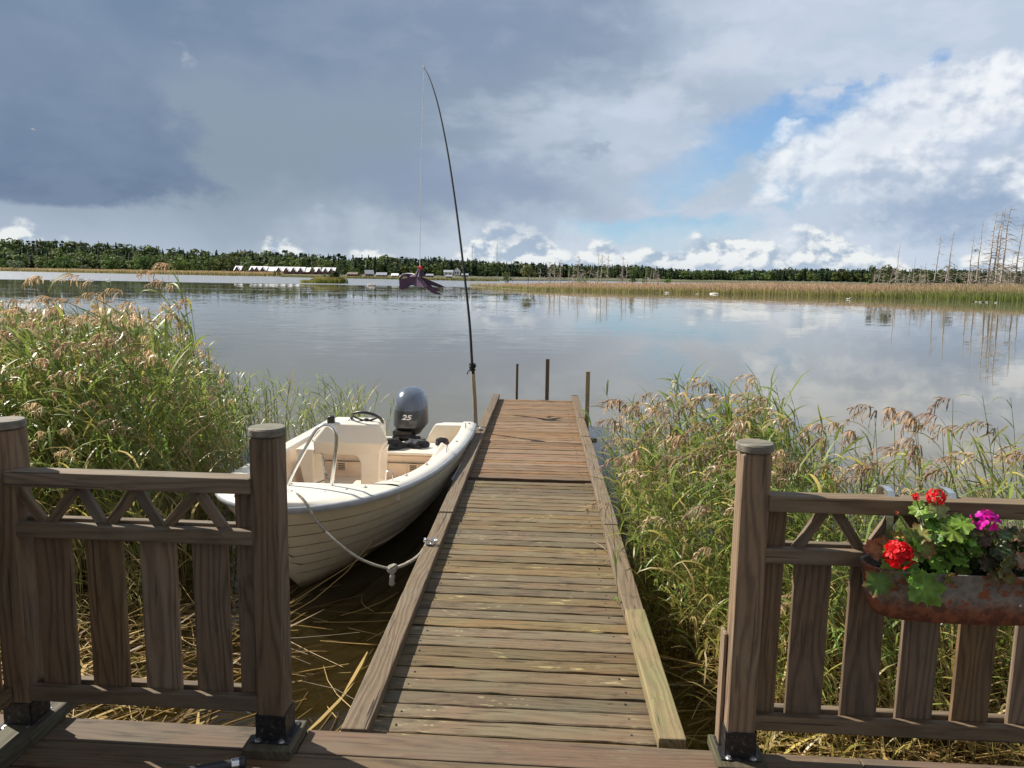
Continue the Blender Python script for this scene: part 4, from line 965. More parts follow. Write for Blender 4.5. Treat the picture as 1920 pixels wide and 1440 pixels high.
# ------------------------------------------------------------------ dock
D0 = Vector((0.017, 2.515, 0)); DA = Vector((0.32, 8.43, -0.085)).normalized(); DX = Vector((DA.y, -DA.x, 0)).normalized(); DUP = DX.cross(DA)
def dc(u, v, z): return D0 + DX * u + DA * v + DUP * z
def build_dock():
    t = thing('dock', dc(0, 0, -.1), 'long weathered wooden dock running straight out over the lake from the deck', 'dock')
    r = random.Random(9)
    def planks(v0, v1, pitch, mat, zoff, skew):
        mb = MB(); v = v0
        while v + pitch <= v1 + .001:
            w = pitch - r.uniform(.009, .012); z = -.062 + zoff + r.uniform(-.002, .002); tz = r.uniform(-.003, .003)
            a, b = r.uniform(-.012, .0), r.uniform(0, .012)
            # slightly waney edges: subdivide each plank along its length
            n = 14; rn = r.random(); vs = []; gc = []
            x0, x1 = -.60 + a, .60 + b; ph = r.uniform(0, 6)
            for i in range(n + 1):
                u = x0 + (x1 - x0) * i / n
                e0 = .0022 * math.sin(i * 1.7 + ph) + r.uniform(-.0013, .0013) + (-.010 if r.random() < .018 else 0); e1 = .0022 * math.sin(i * 1.3 + ph * 2) + r.uniform(-.0013, .0013) + (-.010 if r.random() < .018 else 0)
                vv = v + skew * u
                for (dv, dz) in ((-w / 2 - e0 * .5, -.028), (w / 2 + e1 * .5, -.028), (w / 2 + e1, -.003), (w / 2 - .004, 0), (-w / 2 + .004, 0), (-w / 2 - e0, -.003)):
                    vs.append(dc(u, vv + pitch / 2 + dv, z + dz + tz * u)); gc.append((u - x0, dv, dz))
            fs = [(i * 6 + k, (i + 1) * 6 + k, (i + 1) * 6 + (k + 1) % 6, i * 6 + (k + 1) % 6) for i in range(n) for k in range(6)] + [tuple(range(6)), tuple(n * 6 + k for k in range(5, -1, -1))]
            mb.add(vs, fs, gc, rn)
            v += pitch
        return mb.build('decking', mat, t, recalc=True)
    planks(-.02, 3.82, .0985, M['dock_near'], 0, -.022)
    planks(3.87, 8.42, .0985, M['dock_far'], -.012, -.014)
    for sx, joints in ((-1, (0.0, 2.62, 5.32, 7.0, 8.43)), (1, (0.0, 1.10, 2.45, 5.0, 6.55, 7.2, 8.43))):
        for k in range(len(joints) - 1):
            mb = MB(); u = sx * .565; dz = r.uniform(-.004, .004); du = r.uniform(-.006, .006)
            mb.beam(dc(u + du, joints[k] + .003, -.026 + dz), dc(u + du + r.uniform(-.004, .004), joints[k + 1] - .003, -.026 + dz), .098, .052, up=DUP)
            o = mb.build('edge_beam', M['dock_beam_yellow'] if (sx == 1 and k == 0) else M['dock_beam'], t, bevel=.006)
            if sx == 1 and k == 0: o['label'] = 'yellow-green lichen covered edge board at the near right end'
    mb = MB()
    for u in (-.5, .5):
        mb.beam(dc(u, -.0, -.18), dc(u, 8.38, -.18), .06, .17, up=DUP)
    mb.build('bearer', M['pole'], t)
    for v, u in ((1.3, -.5), (1.3, .5), (3.7, -.5), (3.7, .5), (6.2, -.5), (6.2, .5), (8.1, -.5), (8.1, .5)):
        mb = MB(); p = dc(u, v, -.2); mb.tube([p, (p.x, p.y, -2.0)], .055, 10); mb.build('pile', M['pole'], t)
    mb = MB(); a = dc(-.4, 5.98, -.16); mb.beam(a, a + Vector((1.12, -.02, 0)), .05, .05); o = mb.build('cross_beam', M['pole'], t, bevel=.004)
    # ring bolt for the bow line
    q = dc(-.565, 1.95, .004)
    mb = MB(); ring = [q + Vector((.028 * math.cos(k * .5236), .028 * math.sin(k * .5236), .012 + .006 * math.sin(k * .5236))) for k in range(13)]
    mb.tube(ring, .0045, 6); mb.lathe(q - Vector((0, 0, .006)), [(.016, 0), (.016, .006), (.007, .012), (.007, .018)], 10)
    mb.build('ring_bolt', M['steel'], t)
    q = dc(-.57, 5.66, .002); mb = MB(); mb.box(q + Vector((0, 0, .01)), (.10, .03, .012), rot=1.5); mb.tube([q + Vector((.0, -.05, .018)), q + Vector((0, .05, .018))], .008, 6); mb.build('cleat', M['zincbolt'], t)
    # nail heads along both sides of the boards
    mb = MB()
    for k in range(84):
        v = .03 + k * .0985
        if 3.78 < v < 3.9: continue
        for u in (-.44, .44): 
            if r.random() < .8: mb.lathe(dc(u + r.uniform(-.012, .012), v + r.uniform(-.012, .012), -.0625), [(.005, 0), (.005, .0022), (.003, .003)], 6)
    mb.build('nailing', M['black_iron'], t)
    return t
build_dock()
def pole(px, ytop, ybot, Y, rad, label, mat='pole', square=True):
    a = at_y(px, ybot, Y); b = at_y(px, ytop, Y); t = None
    mb = MB(); r = random.Random(px)
    if square: mb.beam((a.x, Y, -1.9), (b.x + .008, Y, b.z), rad * 2, rad * 2, up=(0.2, 1, 0))
    else: mb.tube([(a.x - .01, Y, -1.9), (a.x, Y, a.z), (b.x, Y, b.z)], [rad * 1.1, rad * 1.05, rad], 10)
    return tag(mb.build('mooring_pole', M[mat], bevel=.004), label, 'pole', 'poles at the end of the dock')
pole(969, 682, 738, 11.08, .016, 'thin dark pole standing at the far end of the dock, left one')
pole(1026, 673, 738, 11.1, .025, 'thicker and taller brown pole at the far end of the dock')
pole(1101.5, 696, 780, 9.25, .024, 'grey pole standing in the water off the right side of the dock', 'stake')

# small fallen leaf bits and reed stalks on the boards
for (px, y, L, q, lab, mt) in ((1124, 1025, .16, 2.0, 'thin dry reed stalk lying on the dock by the right edge board', 'stake'), (912, 822, .10, .9, 'short dry reed piece by the left edge board far down the dock', 'stake')):
    p = at_z(px, y, -.062); mb = MB(); d = Vector((math.cos(q), math.sin(q), 0)) * L / 2
    mb.tube([p - d + Vector((0, 0, .006)), p + Vector((.006, 0, .010)), p + d + Vector((0, 0, .006))], .0022, 5)
    tag(mb.build('reed_stalk', M[mt]), lab, 'stalk')

# ------------------------------------------------------------------ railings
def railing(name, label, P0, ax, nv, posts, span, panel, z0, side):
    """P0: base of the first post, ax: along, nv: away from the viewer; panel: (u of pickets...)"""
    t = thing(name, P0, label, 'railing')
    def P(u, v, z): return P0 + ax * u + nv * v + Vector((0, 0, z + z0))
    for pu in posts:
        mb = MB(); mb.beam(P(pu, 0, .115), P(pu, 0, 1.075), .092, .092, up=nv); po = mb.build('post', M['fence'], t, bevel=.007)
        mb = MB(); mb.lathe(P(pu, 0, 1.077), [(.056, 0), (.060, .004), (.060, .023), (.056, .028)], 30); mb.build('cap', M['endgrain'], po, smooth=True, angle=35)
        mb = MB()
        for s in (-1, 1):
            mb.beam(P(pu + s * .049, 0, .035), P(pu + s * .049, 0, .128), .005, .096, up=nv)
        mb.beam(P(pu, -.049, .035), P(pu, -.049, .128), .094, .005, up=nv); mb.beam(P(pu, .049, .035), P(pu, .049, .128), .094, .005, up=nv)
        mb.beam(P(pu, -.066, .0385), P(pu, .066, .0385), .132, .005)
        br = mb.build('shoe', M['black_iron'], po, bevel=.001)
        for a, b in ((-.05, -.058), (.05, -.058), (-.05, .058), (.05, .058)):
            mb = MB(); q = P(pu + a * .8, b, .041); mb.lathe(q, [(.012, 0), (.012, .002), (.007, .003), (.007, .008)], 6); mb.build('bolt', M['zincbolt'], po)
        mb = MB(); mb.beam(P(pu + .0, -.10, .018), P(pu + .0, .085, .018), .165, .036); mb.build('base_block', M['mossy'], t, bevel=.005)
    a, b = span
    for zz, nm, hh in ((.919, 'top_rail', .052), (.741, 'rail', .05), (.161, 'rail', .052)):
        mb = MB(); mb.beam(P(a, -.028, zz), P(b, -.028, zz), .034 if nm == 'rail' else .068, hh)
        mb.build(nm, M['rail'], t, bevel=.005)
        if nm == 'rail':
            mb = MB(); mb.beam(P(a, .026, zz + .006), P(b, .026, zz + .006), .03, hh - .004); mb.build('rail', M['rail'], t, bevel=.005)
    for u, w in panel['pickets']:
        mb = MB(); mb.beam(P(u, 0, .145), P(u, 0, .735), w, .021, up=nv, rnd=random.random()); mb.build('picket', M['fence'], t, bevel=.004)
    for u, w in panel.get('stiles', ()):
        mb = MB(); mb.beam(P(u, .0, .145), P(u, .0, .893), w, .021, up=nv); mb.build('stile', M['fence'], t, bevel=.004)
    for u0, u1 in panel['braces']:
        up_ = u1 > u0
        mb = MB(); s = 1
        zA, zB = .756, .888
        x0, x1 = (u0, u1)
        mb.beam(P(x0, panel.get('bv', -.008), zA - .012), P(x1, panel.get('bv', -.008), zB + .012), .034, .020, up=nv)
        mb.build('brace', M['rail'], t, bevel=.003)
    return t
PL = Vector((-0.79, 2.445, 0))
# left panel: u runs towards the left
axl = -AX; pk = []
lu = lambda x: (-.79 - x)
pick = [(lu(-1.538), .123), (lu(-1.359), .126), (lu(-1.173), .122), (lu(-.995), .120)]
br = [(lu(-1.535), lu(-1.645)), (lu(-1.545), lu(-1.42)), (lu(-1.345), lu(-1.415)), (lu(-1.345), lu(-1.215)), (lu(-1.150), lu(-1.225)), (lu(-1.150), lu(-1.012)), (lu(-.945), lu(-1.018))]
br = [(lu(-1.545), lu(-1.660)), (lu(-1.545), lu(-1.425)), (lu(-1.345), lu(-1.435)), (lu(-1.345), lu(-1.222)), (lu(-1.150), lu(-1.240)), (lu(-1.150), lu(-1.015)), (lu(-.930), lu(-1.035))]
railing('railing', 'dark brown wooden railing panel with lattice top, in front of the moored boat', PL, axl, NY, (0, .885), (.04, .86), dict(pickets=pick, braces=br, stiles=[(.082, .062)]), 0, 'L')
PR = Vector((0.785, 2.425, -.01))
ru = lambda x: x - .785
pickr = [(ru(.993) + .18 * k, .118) for k in range(12)]
brr = []
for k in range(9):
    c = ru(1.031) + .222 * k
    brr += [(c - .105, c - .010), (c + .117, c + .012)]
railing('railing', 'dark brown wooden railing panel carrying the rusty flower tub, right of the dock', PR, AX, NY, (0, 2.3), (.04, 2.26), dict(pickets=pickr, braces=brr, stiles=[(.082, .062)]), -.012, 'R')
# board screwed to the outer side of the right post
mb = MB(); mb.beam(PR + AX * -.0535 + NY * .045 + Vector((0, 0, .03)), PR + AX * -.0535 + NY * .045 + Vector((0, 0, .43)), .012, .06, up=NY); 
tag(mb.build('board', M['fence'], bevel=.003), 'narrow weathered board standing against the left face of the right railing post', 'board')
# railing that turns back towards the viewer on the far left
PS = PL + axl * .885
t = thing('railing', PS, 'dark brown wooden side railing running towards the viewer at the left picture edge', 'railing')
ys = -NY; xs = -AX
def S(u, v, z): return PS + ys * u + xs * v + Vector((0, 0, z))
for zz, nm in ((.919, 'top_rail'), (.741, 'rail'), (.161, 'rail')):
    mb = MB(); mb.beam(S(.055, .028, zz), S(1.9, .028, zz), .045, .052); mb.build(nm, M['rail'], t, bevel=.005)
for k in range(8):
    mb = MB(); mb.beam(S(.10 + .155 * k, .062, .15), S(.10 + .155 * k, .062, .89), .128, .021, up=xs); mb.build('picket', M['fence'], t, bevel=.004)
mb = MB(); mb.beam(S(-.16, -.02, .024), S(2.0, -.02, .024), .115, .048); mb.build('sole_beam', M['mossy'], t, bevel=.006)
mb = MB(); mb.beam(S(1.95, 0, .05), S(1.95, 0, 1.075), .092, .092, up=NY); mb.build('post', M['fence'], t, bevel=.006)

# ------------------------------------------------------------------ tube handle lying at the bottom edge
a = at_z(462, 1429, .045); b = at_z(330, 1452, .05); d = (a - b).normalized(); b = a - d * .75
t = thing('tube_handle', a, 'black tube with a bright metal collar lying on the deck at the bottom edge', 'handle')
mb = MB(); mb.tube([b, a - d * .045], .0165, 16); mb.build('tube', M['black_plastic'], t, smooth=True)
mb = MB(); mb.tube([a - d * .046, a - d * .044, a - d * .022, a - d * .020], [.0165, .0185, .0185, .0165], 16); mb.build('collar', M['steel'], t, smooth=True)
mb = MB(); mb.tube([a - d * .020, a - d * .018, a - d * .004, a], [.0165, .0195, .0185, .012], 16); mb.build('end_cap', M['black_plastic'], t, smooth=True)
b2 = b - d * .02; mb = MB(); mb.tube([b2, b], [.02, .02], 14); mb.build('end_cap', M['black_plastic'], t)
for q, zz in ((a - d * .12, .0), (b + d * .1, .0)):
    mb = MB(); mb.lathe((q.x, q.y, 0.001), [(.02, 0), (.02, q.z - .02), (.012, q.z - .014)], 12); mb.build('foot', M['black_plastic'], t)

# ------------------------------------------------------------------ hanging tub and geraniums
HC = Vector((1.395, 2.262, .665)); HA = AX; HN = NY
def H(u, v, z): return HC + HA * u + HN * v + Vector((0, 0, z))
tub = thing('flower_tub', H(0, 0, -.09), 'long rusty zinc tub hung on the right railing, with geraniums in it', 'flower tub')
def oval(a, b, z, n=48, p=2.8):
    out = []
    for k in range(n):
        q = 2 * math.pi * k / n; c, s = math.cos(q), math.sin(q)
        out.append(H(a * math.copysign(abs(c) ** (2 / p), c), b * math.copysign(abs(s) ** (2 / p), s), z))
    return out
lv = [(.235, .055, -.088), (.262, .066, -.078), (.280, .074, -.052), (.292, .082, .0), (.302, .088, .070), (.306, .091, .073), (.306, .091, .079), (.298, .086, .079), (.290, .080, .05), (.278, .072, .045)]
mb = MB(); vs = []; gc = []
for a, b_, z in lv:
    o = oval(a, b_, z); vs += o; gc += [tuple(p - HC) for p in o]
n = 48; fs = [(i * n + k, i * n + (k + 1) % n, (i + 1) * n + (k + 1) % n, (i + 1) * n + k) for i in range(len(lv) - 1) for k in range(n)] + [tuple(range(n))[::-1]]
mb.add(vs, fs, gc); mb.build('tub_body', M['zinc'], tub, smooth=True, angle=50)
mb = MB(); vs = oval(.279, .073, .048); r_ = random.Random(2); mb.add(vs + [H(0, 0, .058)], [(k, (k + 1) % n, n) for k in range(n)]); mb.build('soil', M['soil'], tub, smooth=True)
for u in (-.188, .002):
    mb = MB(); pr = [H(u, -.092, -.02), H(u, -.094, .08), H(u, -.02, .2)]
    # strap hook: up from the rim, over the top rail and down its far side
    path = [(.086, .03), (.088, .078), (.098, .12), (.104, .20), (.106, .256), (.116, .272), (.150, .277), (.185, .273), (.197, .256), (.198, .20)]
    for i in range(len(path) - 1):
        p0, p1 = path[i], path[i + 1]
        mb.beam(H(u, p0[0], p0[1]), H(u, p1[0], p1[1]), .022, .003, up=HA.cross((H(0, p1[0], p1[1]) - H(0, p0[0], p0[1])).normalized()))
    mb.build('hook', M['steel'], tub)
mb = MB(); q = H(.125, -.0845, -.008); mb.lathe(q, [(.004, 0), (.004, .003)], 8, axis=-HN); mb.build('rivet', M['zincbolt'], tub)

def geranium_leaf(mb, c, nrm, size, col, rot, edge=None, cup=.25):
    nrm = Vector(nrm).normalized(); a = nrm.cross(Vector((math.cos(rot), math.sin(rot), .3))).normalized(); b = nrm.cross(a)
    lobes = 7; n = 42; vs = [Vector(c)]; cs = [col]
    ring = []
    for j, rr in enumerate((.35, .7, 1.0)):
        for k in range(n):
            q = 2 * math.pi * k / n
            notch = max(0, 1 - abs(((q + math.pi) % (2 * math.pi)) - math.pi) / .28)           # stalk notch
            w = 1 + (.13 * math.cos(lobes * q) + .06 * math.cos(3 * lobes * q)) * (rr ** 2) - .55 * notch * rr
            wav = (.13 * math.sin(lobes * q + .5) + .09 * math.sin(3 * q + rot)) * rr ** 2 + cup * rr ** 2 * .6
            p = Vector(c) + (a * math.cos(q) + b * math.sin(q)) * (size * rr * w) + nrm * (size * wav)
            vs.append(p)
            e = edge if (edge is not None and j == 2) else col
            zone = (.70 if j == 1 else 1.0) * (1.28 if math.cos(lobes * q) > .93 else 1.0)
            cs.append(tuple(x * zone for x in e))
    fs = [(0, 1 + k, 1 + (k + 1) % n) for k in range(n)]
    for j in range(2):
        fs += [(1 + j * n + k, 1 + (j + 1) * n + k, 1 + (j + 1) * n + (k + 1) % n, 1 + j * n + (k + 1) % n) for k in range(n)]
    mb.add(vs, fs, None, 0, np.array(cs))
def flower_head(name, c, R0, col, parent, dense, seed, stalk_from):
    r = random.Random(seed); mb = MB(); c = Vector(c)
    for k in range(dense):
        d = Vector((r.gauss(0, 1), r.gauss(0, 1) - .35, r.gauss(0, 1) + .35)).normalized(); fc = c + d * R0 * r.uniform(.75, 1.0)
        x = d.cross(Vector((r.gauss(0, 1), r.gauss(0, 1), r.gauss(0, 1)))).normalized(); y = d.cross(x)
        s = R0 * (.34 if dense > 30 else .42); cc = tuple(min(1, v * r.uniform(.7, 1.15)) for v in col)
        for m in range(5):
            q = 2 * math.pi * m / 5 + r.uniform(-.3, .3); e = (x * math.cos(q) + y * math.sin(q)); f = d.cross(e)
            l = s * r.uniform(.75, 1.1); w = s * .42; up = d * s * r.uniform(.0, .5)
            vs = [fc, fc + e * l * .5 - f * w + up * .4, fc + e * l * .9 - f * w * .7 + up, fc + e * l + up * 1.1, fc + e * l * .9 + f * w * .7 + up, fc + e * l * .5 + f * w + up * .4]
            mb.add(vs, [(0, 1, 2, 3), (0, 3, 4, 5)], None, 0, cc)
    fo = mb.build(name, M['petal'], parent)
    st = MB(); s0 = Vector(stalk_from); m = s0.lerp(c, .5) + Vector((.01, 0, .02)); st.tube([s0, m, c], [.0032, .0026, .0022], 6, col=(.13, .20, .05))
    st.build('flower_stalk', M['geranium'], parent)
    return fo
def pxh(x, y, dv=0.0):                     # a point in the plane of the tub, dv towards the rail
    d = ray(x, y); p0 = HC + HN * dv; k = (p0 - Vector((0, 0, CAMZ))).dot(HN) / d.dot(HN); return Vector((0, 0, CAMZ)) + d * k
ga = thing('geranium', H(-.1, 0, .05), 'red geranium with bright green lobed leaves at the left end of the tub', 'plant')
G1, G2, G3 = (.16, .30, .040), (.24, .40, .07), (.11, .19, .035); BR = (.16, .075, .035); YG = (.28, .30, .07); OR = (.42, .14, .07)
r_ = random.Random(12); grp = MB()
LV = [(1648, 1092, 34, G3, -.10, (.0, -.9, .35), BR), (1735, 1105, 44, (.17, .25, .045), -.10, (.05, -.85, .25), None), (1672, 1062, 24, G2, -.05, (-.1, -.5, .8), None), (1700, 1068, 26, G1, -.06, (.1, -.6, .7), None), (1715, 1085, 22, G2, -.09, (0, -.8, .5), None),
      (1760, 1065, 30, G1, -.04, (.2, -.5, .8), None), (1790, 1045, 30, G2, -.02, (.1, -.5, .85), None), (1745, 1035, 28, G3, .0, (-.1, -.55, .8), None), (1728, 1000, 28, YG, .0, (-.4, -.55, .7), BR), (1755, 985, 24, G1, .01, (.2, -.6, .7), None), (1765, 1010, 26, G2, .0, (0, -.5, .85), None),
      (1735, 965, 24, G2, .02, (-.3, -.5, .8), None), (1722, 955, 20, G1, .02, (-.5, -.4, .75), None), (1758, 955, 22, (.34, .38, .14), .02, (.1, -.9, .3), None), (1768, 972, 22, G1, .02, (.4, -.5, .7), None), (1800, 1010, 28, G1, .0, (.2, -.45, .9), None), (1818, 1030, 24, G2, .0, (.3, -.5, .8), None),
      (1780, 1085, 18, (.14, .17, .03), -.09, (.2, -.9, -.1), BR), (1735, 1028, 22, YG, -.02, (-.2, -.8, .4), OR), (1640, 1030, 24, OR, .01, (-.3, -.75, .5), OR), (1662, 1020, 20, (.36, .17, .07), .02, (.1, -.7, .6), OR), (1682, 1002, 18, (.38, .25, .05), .03, (-.2, -.2, .95), OR), (1805, 1068, 22, G3, -.03, (.3, -.6, .7), None), (1690, 1045, 26, G3, -.01, (-.2, -.5, .8), None), (1742, 1060, 26, G3, .0, (0, -.4, .9), None), (1785, 995, 22, G3, .03, (.1, -.5, .8), None), (1820, 1052, 20, G1, .02, (.2, -.5, .8), None), (1775, 1030, 24, G1, .02, (.0, -.4, .9), None)]
def leaf_parts(parent, LV, seed):
    r = random.Random(seed)
    for (x, y, s, col, dv, nr, ed) in LV:
        mb = MB(); c = pxh(x, y, dv); size = s / FPX * (c.y) * 1.04
        colr = tuple(v * r.uniform(.85, 1.2) for v in col)
        geranium_leaf(mb, c, Vector(nr) + Vector((r.gauss(0, .15), r.gauss(0, .15), r.gauss(0, .1))), size, colr, r.uniform(0, 6.28), ed, r.uniform(.0, .35))
        root = H(max(-.22, min(.24, (c - HC).dot(HA) * .75)), .0, .05)
        m = root.lerp(c, .55) + Vector((0, .0, .025)); mb.tube([root, m, c], [.0026, .0022, .0018], 5, col=(.13, .19, .06))
        mb.build('leaf', M['geranium'], parent, smooth=True, angle=180)
_r = random.Random(77)
LV = [(x, y, sz * .80, c, dv, nr, ed) for x, y, sz, c, dv, nr, ed in LV]
for k in range(46):
    x = _r.uniform(1665, 1830); y = 1075 - (x - 1665) * .25 - _r.uniform(0, 85) * (1 - abs(x - 1752) / 110) - _r.uniform(-8, 20)
    LV.append((x, y, _r.uniform(12, 22), _r.choice((G1, G2, G2, G3, (.16, .26, .05))), _r.uniform(-.05, .03), (_r.gauss(0, .45), -.5, .7), BR if _r.random() < .12 else None))
leaf_parts(ga, LV, 3)
RED = (.72, .012, .018); MAG = (.66, .012, .36)
flower_head('flower_head', pxh(1684, 1040, -.07), .041, RED, ga, 60, 1, H(-.15, 0, .05))
flower_head('flower_head', pxh(1755, 932, .03), .026, RED, ga, 40, 2, H(-.08, 0, .05))
flower_head('flower_head', pxh(1716, 931, .02), .012, RED, ga, 14, 3, H(-.10, 0, .05))
o = flower_head('flower_bud', pxh(1682, 962, .02), .006, (.5, .06, .04), ga, 8, 4, H(-.13, 0, .05))
gb = thing('geranium', H(.12, 0, .05), 'magenta geranium with dull bronze-green leaves at the right of the tub', 'plant')
B1, B2, B3 = (.055, .085, .028), (.085, .10, .035), (.10, .075, .04)
LV2 = [(1838, 1010, 26, B1, .0, (.1, -.5, .8), BR), (1858, 1035, 28, B2, -.01, (.2, -.7, .6), BR), (1880, 1022, 26, B1, .01, (.2, -.5, .8), BR), (1905, 1030, 26, B1, .0, (.3, -.6, .7), BR), (1885, 1065, 30, B2, -.09, (.1, -.9, .2), (.16, .15, .03)), (1868, 1080, 22, B3, -.10, (0, -.95, -.1), BR), (1850, 1055, 22, B3, -.05, (0, -.8, .5), BR), (1825, 990, 20, B2, .03, (-.2, -.5, .8), BR), (1900, 1000, 24, B1, .03, (.2, -.4, .85), BR), (1915, 1050, 18, (.36, .22, .13), -.05, (.1, -.9, .2), OR), (1862, 1000, 22, B2, .03, (0, -.4, .9), BR), (1892, 1085, 16, (.15, .15, .03), -.10, (0, -.9, .0), BR), (1935, 1020, 28, B1, .0, (.2, -.5, .8), BR), (1960, 1040, 28, B2, -.02, (.2, -.5, .8), BR)]
LV2 = [(x, y, sz * .82, c, dv, nr, ed) for x, y, sz, c, dv, nr, ed in LV2]
for k in range(18):
    x = _r.uniform(1825, 1950); LV2.append((x, 1000 + (x - 1825) * .25 + _r.uniform(-18, 40), _r.uniform(12, 20), _r.choice((B1, B2, B3)), _r.uniform(-.06, .03), (_r.gauss(0, .45), -.6, .65), BR if _r.random() < .4 else None))
leaf_parts(gb, LV2, 8)
flower_head('flower_head', pxh(1846, 980, -.03), .036, MAG, gb, 17, 6, H(.09, 0, .05))
flower_head('flower_head', pxh(1866, 988, -.02), .022, MAG, gb, 9, 7, H(.10, 0, .05))
flower_head('flower_bud', pxh(1852, 964, -.03), .014, (.40, .01, .10), gb, 12, 9, H(.09, 0, .05))

# ------------------------------------------------------------------ boat
B0 = Vector((-1.43, 4.50, WZ)); BT = R(-4.0)
BA = Vector((math.sin(-BT), math.cos(BT), 0)); BR_ = Vector((BA.y, -BA.x, 0))      # bow to stern; towards the dock
def bw(s, y, z): return B0 + BA * s + BR_ * y + Vector((0, 0, z))
def fi(x, xs, ys):
    """smooth interpolation through the table"""
    xs = np.array(xs); ys = np.array(ys); n = len(xs); m = np.zeros(n)
    d = np.diff(ys) / np.diff(xs); m[1:-1] = np.where(d[:-1] * d[1:] > 0, 2 * d[:-1] * d[1:] / (d[:-1] + d[1:] + 1e-12), 0); m[0] = d[0]; m[-1] = d[-1]
    i = int(np.clip(np.searchsorted(xs, x) - 1, 0, n - 2)); h = xs[i + 1] - xs[i]; t = (x - xs[i]) / h
    return float((2 * t**3 - 3 * t**2 + 1) * ys[i] + (t**3 - 2 * t**2 + t) * h * m[i] + (-2 * t**3 + 3 * t**2) * ys[i + 1] + (t**3 - t**2) * h * m[i + 1])
LB = 3.62
HWX = [0, .04, .10, .18, .33, .55, .8, 1.1, 1.4, 2.1, 2.65, 3.1, 3.62]
HWY = [.02, .17, .275, .375, .495, .595, .66, .705, .74, .79, .81, .81, .79]
SHX = [0, .3, .55, .8, 1.05, 1.5, 2.1, 2.65, 3.2, 3.62]; SHY = [.705, .695, .68, .66, .635, .60, .57, .55, .54, .55]
KX = [0, .06, .14, .22, .32, .45, .65, 1.0, 1.5, 2.5, 3.62]; KY = [.66, .50, .36, .24, .11, -.01, -.09, -.15, -.18, -.18, -.16]
def hw(s): return fi(s, HWX, HWY)
def sheer(s): return fi(s, SHX, SHY)
def keel(s): return fi(s, KX, KY)
def full(s): return fi(s, [0, .3, .8, 1.4, 2.2, 3.62], [.12, .22, .52, .85, .95, .95])
def hull_pt(s, t):
    """t: 0 keel .. 1 gunwale"""
    a = full(s); th = t * math.pi / 2
    y = (hw(s) - .012) * (a * math.sin(th) + (1 - a) * t ** 1.15); k, h = keel(s), sheer(s) - .035
    z = k + (h - k) * (a * (1 - math.cos(th)) * .75 + (1 - a * .75) * t)
    return y, z
boat = thing('motorboat', bw(1.8, 0, 0), 'small cream white open motorboat with clinker look hull moored left of the dock', 'motorboat')
